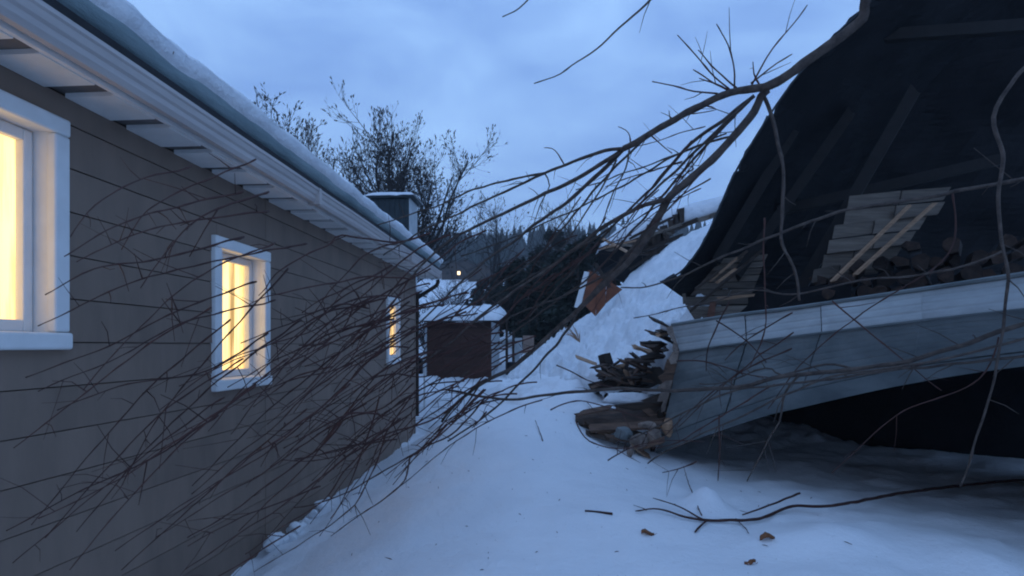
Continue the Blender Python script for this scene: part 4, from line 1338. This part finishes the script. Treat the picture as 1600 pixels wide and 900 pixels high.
# more of the same, growing from the limb ends
for k in range(46):
    x0 = R.uniform(590, 850)
    y0 = np.interp(x0, [590, 700, 850], [420, 540, 575]) + R.uniform(-90, 70)
    L = R.uniform(110, 290)
    sl = R.uniform(.35, 1.0)
    x1, y1 = x0 - L, y0 + L * sl
    if y1 > 800 and x1 > 560:
        y1 = 740 + R.uniform(0, 40)
    bow = R.uniform(-22, 6)
    pts = []
    for i in range(6):
        t = i / 5
        pts.append((x0 + (x1 - x0) * t + R.uniform(-4, 4), y0 + (y1 - y0) * (t ** 1.25) + bow * math.sin(math.pi * t) + R.uniform(-3, 3)))
    limb(pts, R.uniform(2.0, 3.2), R.uniform(.9, 1.4), R.uniform(-.3, .25), "twig", M_TWIG, shoots=R.randint(2, 6))
# upward and cross twigs between the limbs
for k in range(34):
    x0 = R.uniform(690, 1130)
    y0 = np.interp(x0, [690, 860, 1000, 1130], [470, 360, 300, 210]) + R.uniform(-40, 70)
    L = R.uniform(40, 150)
    sl = R.uniform(.3, 1.7)
    pts = [(x0, y0), (x0 - L * .4, y0 + L * sl * .35 + R.uniform(-6, 6)), (x0 - L * .75, y0 + L * sl * .75 + R.uniform(-6, 6)), (x0 - L, y0 + L * sl)]
    limb(pts, R.uniform(1.6, 2.6), 1.0, R.uniform(.0, .4), "twig", M_TWIG, shoots=R.randint(1, 4))


# ------------------------------------------------------------------ bare trees behind the house
def bare_tree(name, base, height, spread, seed, label, lean=0.0, depth=6, clump=2, nl=7, r0=.19, fork=.30, cs=1.0, group=None):
    rn = random.Random(seed)
    root = thing(name, tuple(base), label, "tree", group)
    tb, kb = MB(), MB()
    tips = []

    def grow(p, d, L, r, lev):
        n = max(3, int(7 - lev))
        pts, rr, dirs = [p], [r], [d]
        q, dd = p.copy(), d.copy()
        for i in range(n):
            up = .10 if lev else .07
            dd = (dd + Vector((rn.uniform(-.20, .20), rn.uniform(-.20, .20), rn.uniform(-.06, .06) + up))).normalized()
            q = q + dd * (L / n)
            pts.append(q.copy())
            rr.append(r * (1 - .72 * (i + 1) / n))
            dirs.append(dd.copy())
        tb.tube(pts, rr, sides=6 if lev == 0 else (4 if lev < 3 else 3), cap=False)
        tips.append((q, dd))
        if lev >= depth or L < .25:
            return
        for i in range(1, n):
            for rep_ in range(2 if (lev < 2 and rn.random() < .75) else 1):
                if rn.random() < .12:
                    continue
                ax = dirs[i].orthogonal()
                ax.rotate(Matrix.Rotation(rn.uniform(0, 6.28), 3, dirs[i]))
                nd = dirs[i].copy()
                nd.rotate(Matrix.Rotation(rn.uniform(.45, 1.0), 3, ax))
                grow(pts[i], nd, L * rn.uniform(.38, .62) * (1.1 - .45 * i / n), max(rr[i] * .55, .009), lev + 1)

    hgt = height
    tp = base + Vector((lean, 0, hgt * fork))
    trunk = MB().tube([base + Vector((0, 0, -.4)), base + Vector((lean * .3, 0, hgt * fork * .5)), tp], [r0 * 1.25, r0, r0 * .85], sides=8, cap=False)
    trunk.build("trunk", M_BGTWIG, root, smooth=True)
    for k in range(nl):
        a = 2 * math.pi * k / nl + rn.uniform(-.3, .3)
        sp = spread * rn.uniform(.25, 1.0)
        d = Vector((math.cos(a) * sp, math.sin(a) * sp, 1)).normalized()
        grow(tp - Vector((0, 0, rn.uniform(0, hgt * .08))), d, hgt * (1 - fork) * rn.uniform(.7, 1.02) * (1 - .25 * sp), r0 * .62, 0)
    for (q, d) in tips:
        for c in range(clump):
            e = q - d * rn.uniform(0, .18) + Vector((rn.uniform(-.05, .05), rn.uniform(-.05, .05), rn.uniform(-.03, .05)))
            dd = (d + Vector((rn.uniform(-.5, .5), rn.uniform(-.5, .5), rn.uniform(-.1, .5)))).normalized()
            s = dd.orthogonal()
            s.rotate(Matrix.Rotation(rn.uniform(0, 6.28), 3, dd))
            L, W = rn.uniform(.10, .22) * cs, rn.uniform(.011, .024) * cs
            t = dd.cross(s)
            kb.add([e, e + dd * L * .5 + s * W + t * W * .3, e + dd * L, e + dd * L * .5 - s * W + t * W * .3], [(0, 1, 2), (0, 2, 3)])
    tb.build("branches", M_BGTWIG, root)
    if kb.v:
        kb.build("crown", M_BUD, root)
    return root


b = P(622, 470, 26)
b.z = ground(b.x, b.y)
bare_tree("bare_tree", b, 11.2, .58, 5, "tall dark bare tree with withered leaf tufts right behind the chimney", lean=-.1, depth=3, nl=12, cs=1.2, clump=2, fork=.2)
b = P(462, 470, 24)
b.z = ground(b.x, b.y)
bare_tree("bare_tree", b, 10.4, .6, 9, "smaller bare tree showing above the snowy eave left of the chimney", depth=3, nl=7, cs=1.2, clump=2, fork=.2)
b = P(772, 500, 34)
b.z = ground(b.x, b.y)
bare_tree("bare_tree", b, 8.0, .30, 14, "slender bare tree against the sky left of the evergreens", depth=2, nl=5, r0=.09, clump=2)
b = P(880, 480, 25)
b.z = ground(b.x, b.y)
bare_tree("bare_shrub", b, 5.6, .75, 21, "fine twigged bare shrub rising over the dark evergreens", depth=3, nl=9, r0=.05, clump=0, fork=.1)
b = P(706, 486, 27)
b.z = ground(b.x, b.y)
bare_tree("bare_shrub", b, 3.0, .95, 31, "low bare shrub on the snowy bank behind the shed", depth=2, nl=9, r0=.04, clump=0, fork=.08)
b = P(670, 520, 19)
b.z = ground(b.x, b.y)
bare_tree("bare_shrub", b, 2.5, .9, 37, "dark bare shrub squeezed between house corner and shed", depth=2, nl=10, r0=.035, clump=0, fork=.08)
b = P(765, 505, 21)
b.z = ground(b.x, b.y)
bare_tree("bare_shrub", b, 2.6, .9, 43, "tangled bare shrub behind the right end of the shed roof", depth=2, nl=10, r0=.035, clump=0, fork=.08)


# ------------------------------------------------------------------ evergreens
def evergreen(base, height, rad, seed, label, n=5200):
    rn = random.Random(seed)
    root = thing("evergreen_tree", tuple(base), label, "tree", "dark evergreens beyond the shed")
    MB().tube([base + Vector((0, 0, -.3)), base + Vector((0, 0, height * .5)), base + Vector((0, 0, height * .97))], [.13, .09, .02], sides=7).build("trunk", M_DKWOOD, root)
    kb = MB()
    lobes = []
    for k in range(46):
        t = rn.random() ** .8
        a = rn.uniform(0, 6.28)
        rr = rad * (1 - t) ** .65 * rn.uniform(.55, 1.05)
        lobes.append((Vector((math.cos(a) * rr, math.sin(a) * rr, height * (.05 + .93 * t))), rn.uniform(.22, .45) * rad * (1 - .5 * t), a))
    for _ in range(n):
        c, r, a = lobes[rn.randrange(len(lobes))]
        v = Vector((rn.gauss(0, 1), rn.gauss(0, 1), rn.gauss(0, .75))).normalized() * r * rn.uniform(.55, 1.05)
        e = base + c + v
        d = Vector((math.cos(a) + v.x, math.sin(a) + v.y, rn.uniform(-.9, .15))).normalized()
        s = d.orthogonal()
        s.rotate(Matrix.Rotation(rn.uniform(0, 6.28), 3, d))
        L, W = rn.uniform(.14, .30), rn.uniform(.03, .06)
        kb.add([e, e + d * L * .5 + s * W, e + d * L, e + d * L * .5 - s * W], [(0, 1, 2, 3)])
    kb.build("crown", M_NEEDLE, root)


EG = [(812, 548, 22.5, 3.5, 1.0, "broad low evergreen directly right of the shed roof"), (842, 546, 21.0, 3.4, 1.0, "dense evergreen behind the tan box and chopping block"),
      (872, 540, 20.0, 3.6, 1.1, "dark bushy evergreen left of the orange gable piece"), (902, 520, 19.0, 3.8, 1.1, "dark evergreen right behind the orange gable piece"),
      (792, 520, 30, 3.4, 1.5, "evergreen farther back up the bank behind the others"), (862, 500, 27, 5.0, 1.7, "tallest evergreen, standing behind the bushy row"),
      (925, 500, 20.5, 4.2, 1.2, "evergreen half hidden under the broken roof edge"), (760, 500, 40, 3.0, 1.6, "small evergreen far up the snowy bank")]
for k, (x, y, D, h, r_, lb) in enumerate(EG):
    b = P(x, y, D)
    b.z = ground(b.x, b.y) - .1
    evergreen(b, h, r_, 60 + k, lb)

# ------------------------------------------------------------------ far slope: houses, lamps, forest
def far_house(x, D, wd, dp, ht, label, lit):
    c = P(x, 440, D)
    z = ground(c.x, D)
    root = thing("far_house", (c.x, D, z), label, "house", "far houses on the hillside")
    wl = MB().box(c.x - wd / 2, c.x + wd / 2, D, D + dp, z - 1.5, z + ht)
    wl.build("wall", M_HOUSE_FAR, root)
    g = [[(c.x - wd / 2 - .4, D - .5, z + ht - .1), (c.x, D - .5, z + ht + wd * .3), (c.x + wd / 2 + .4, D - .5, z + ht - .1)],
         [(c.x - wd / 2 - .4, D + dp + .5, z + ht - .1), (c.x, D + dp + .5, z + ht + wd * .3), (c.x + wd / 2 + .4, D + dp + .5, z + ht - .1)]]
    MB().slab(g, (0, 0, .18)).build("roof", M_DKWOOD, root)
    MB().prism([(c.x - wd / 2, D + .02, z + ht - .1), (c.x, D + .02, z + ht + wd * .3 - .1), (c.x + wd / 2, D + .02, z + ht - .1)], (0, .3, 0)).build("gable", M_HOUSE_FAR, root, fix=True)
    for k in range(2):
        xx = c.x - wd * .25 + k * wd * .5
        wf = MB().box(xx - .33, xx + .33, D - .06, D - .002, z + ht * .35, z + ht * .35 + .82).build("window", M_HOUSE_FAR, root)
        MB().box(xx - .26, xx + .26, D - .08, D - .061, z + ht * .35 + .1, z + ht * .35 + .72).build("pane", M_LAMP if lit == k else M_BLACK, wf)
    return root


far_house(726, 108, 5.0, 5, 2.2, "small far house with one lit window on the wooded slope", 1)
far_house(708, 100, 4.2, 5, 2.0, "far house with a lit window left of the other one", 1)
far_house(752, 92, 4.4, 5, 1.8, "unlit far dark house below the forest", -1)

rn = random.Random(77)
fb = MB()


def spruce(x, y, z, h, r):
    S = 5
    off = rn.uniform(0, 6)
    layers = 4
    for l in range(layers):
        z0 = z + h * (.08 + .80 * l / layers)
        z1 = z + h * (.08 + .80 * (l + 1) / layers) + h * .14
        rr = r * (1 - l / layers * .82)
        vs = []
        for k in range(S * 2):
            a = off + math.pi * k / S + l * .4
            q = rr * (1 if k % 2 == 0 else .55) * rn.uniform(.8, 1.15)
            vs.append((x + math.cos(a) * q, y + math.sin(a) * q, z0 - (0 if k % 2 else .06 * h)))
        vs.append((x, y, z1))
        fb.add(vs, [(k, (k + 1) % (S * 2), S * 2) for k in range(S * 2)])


for _ in range(3800):
    y = 110 + 250 * rn.random() ** .9
    x = rn.uniform(-.62, .42) * y
    if y < 150 and rn.random() < .55 and -.2 < x / y < -.08:
        continue
    h = rn.uniform(6, 12) if y > 150 else rn.uniform(4, 8)
    spruce(x, y, ground_base(x, y) + min(y / 60, 3) * fbm(x * .02, y * .02, 8, 3) - .3, h, h * rn.uniform(.16, .24))
tag(fb.build("hillside_forest", M_FOREST), kind='stuff')

# ------------------------------------------------------------------ evening haze
hz = MB().box(-480, 480, -90, 640, -14, 95).build("haze", M_SNOW)
hm = bpy.data.materials.new("evening_haze")
hm.use_nodes = True
hm.node_tree.nodes.clear()
ho = hm.node_tree.nodes.new("ShaderNodeOutputMaterial")
hv = hm.node_tree.nodes.new("ShaderNodeVolumePrincipled")
hv.inputs['Color'].default_value = (0.92, 0.95, 1.0, 1)
hv.inputs['Density'].default_value = 0.0016
hm.node_tree.links.new(hv.outputs[0], ho.inputs['Volume'])
hz.data.materials.clear()
hz.data.materials.append(hm)
tag(hz, kind='stuff')
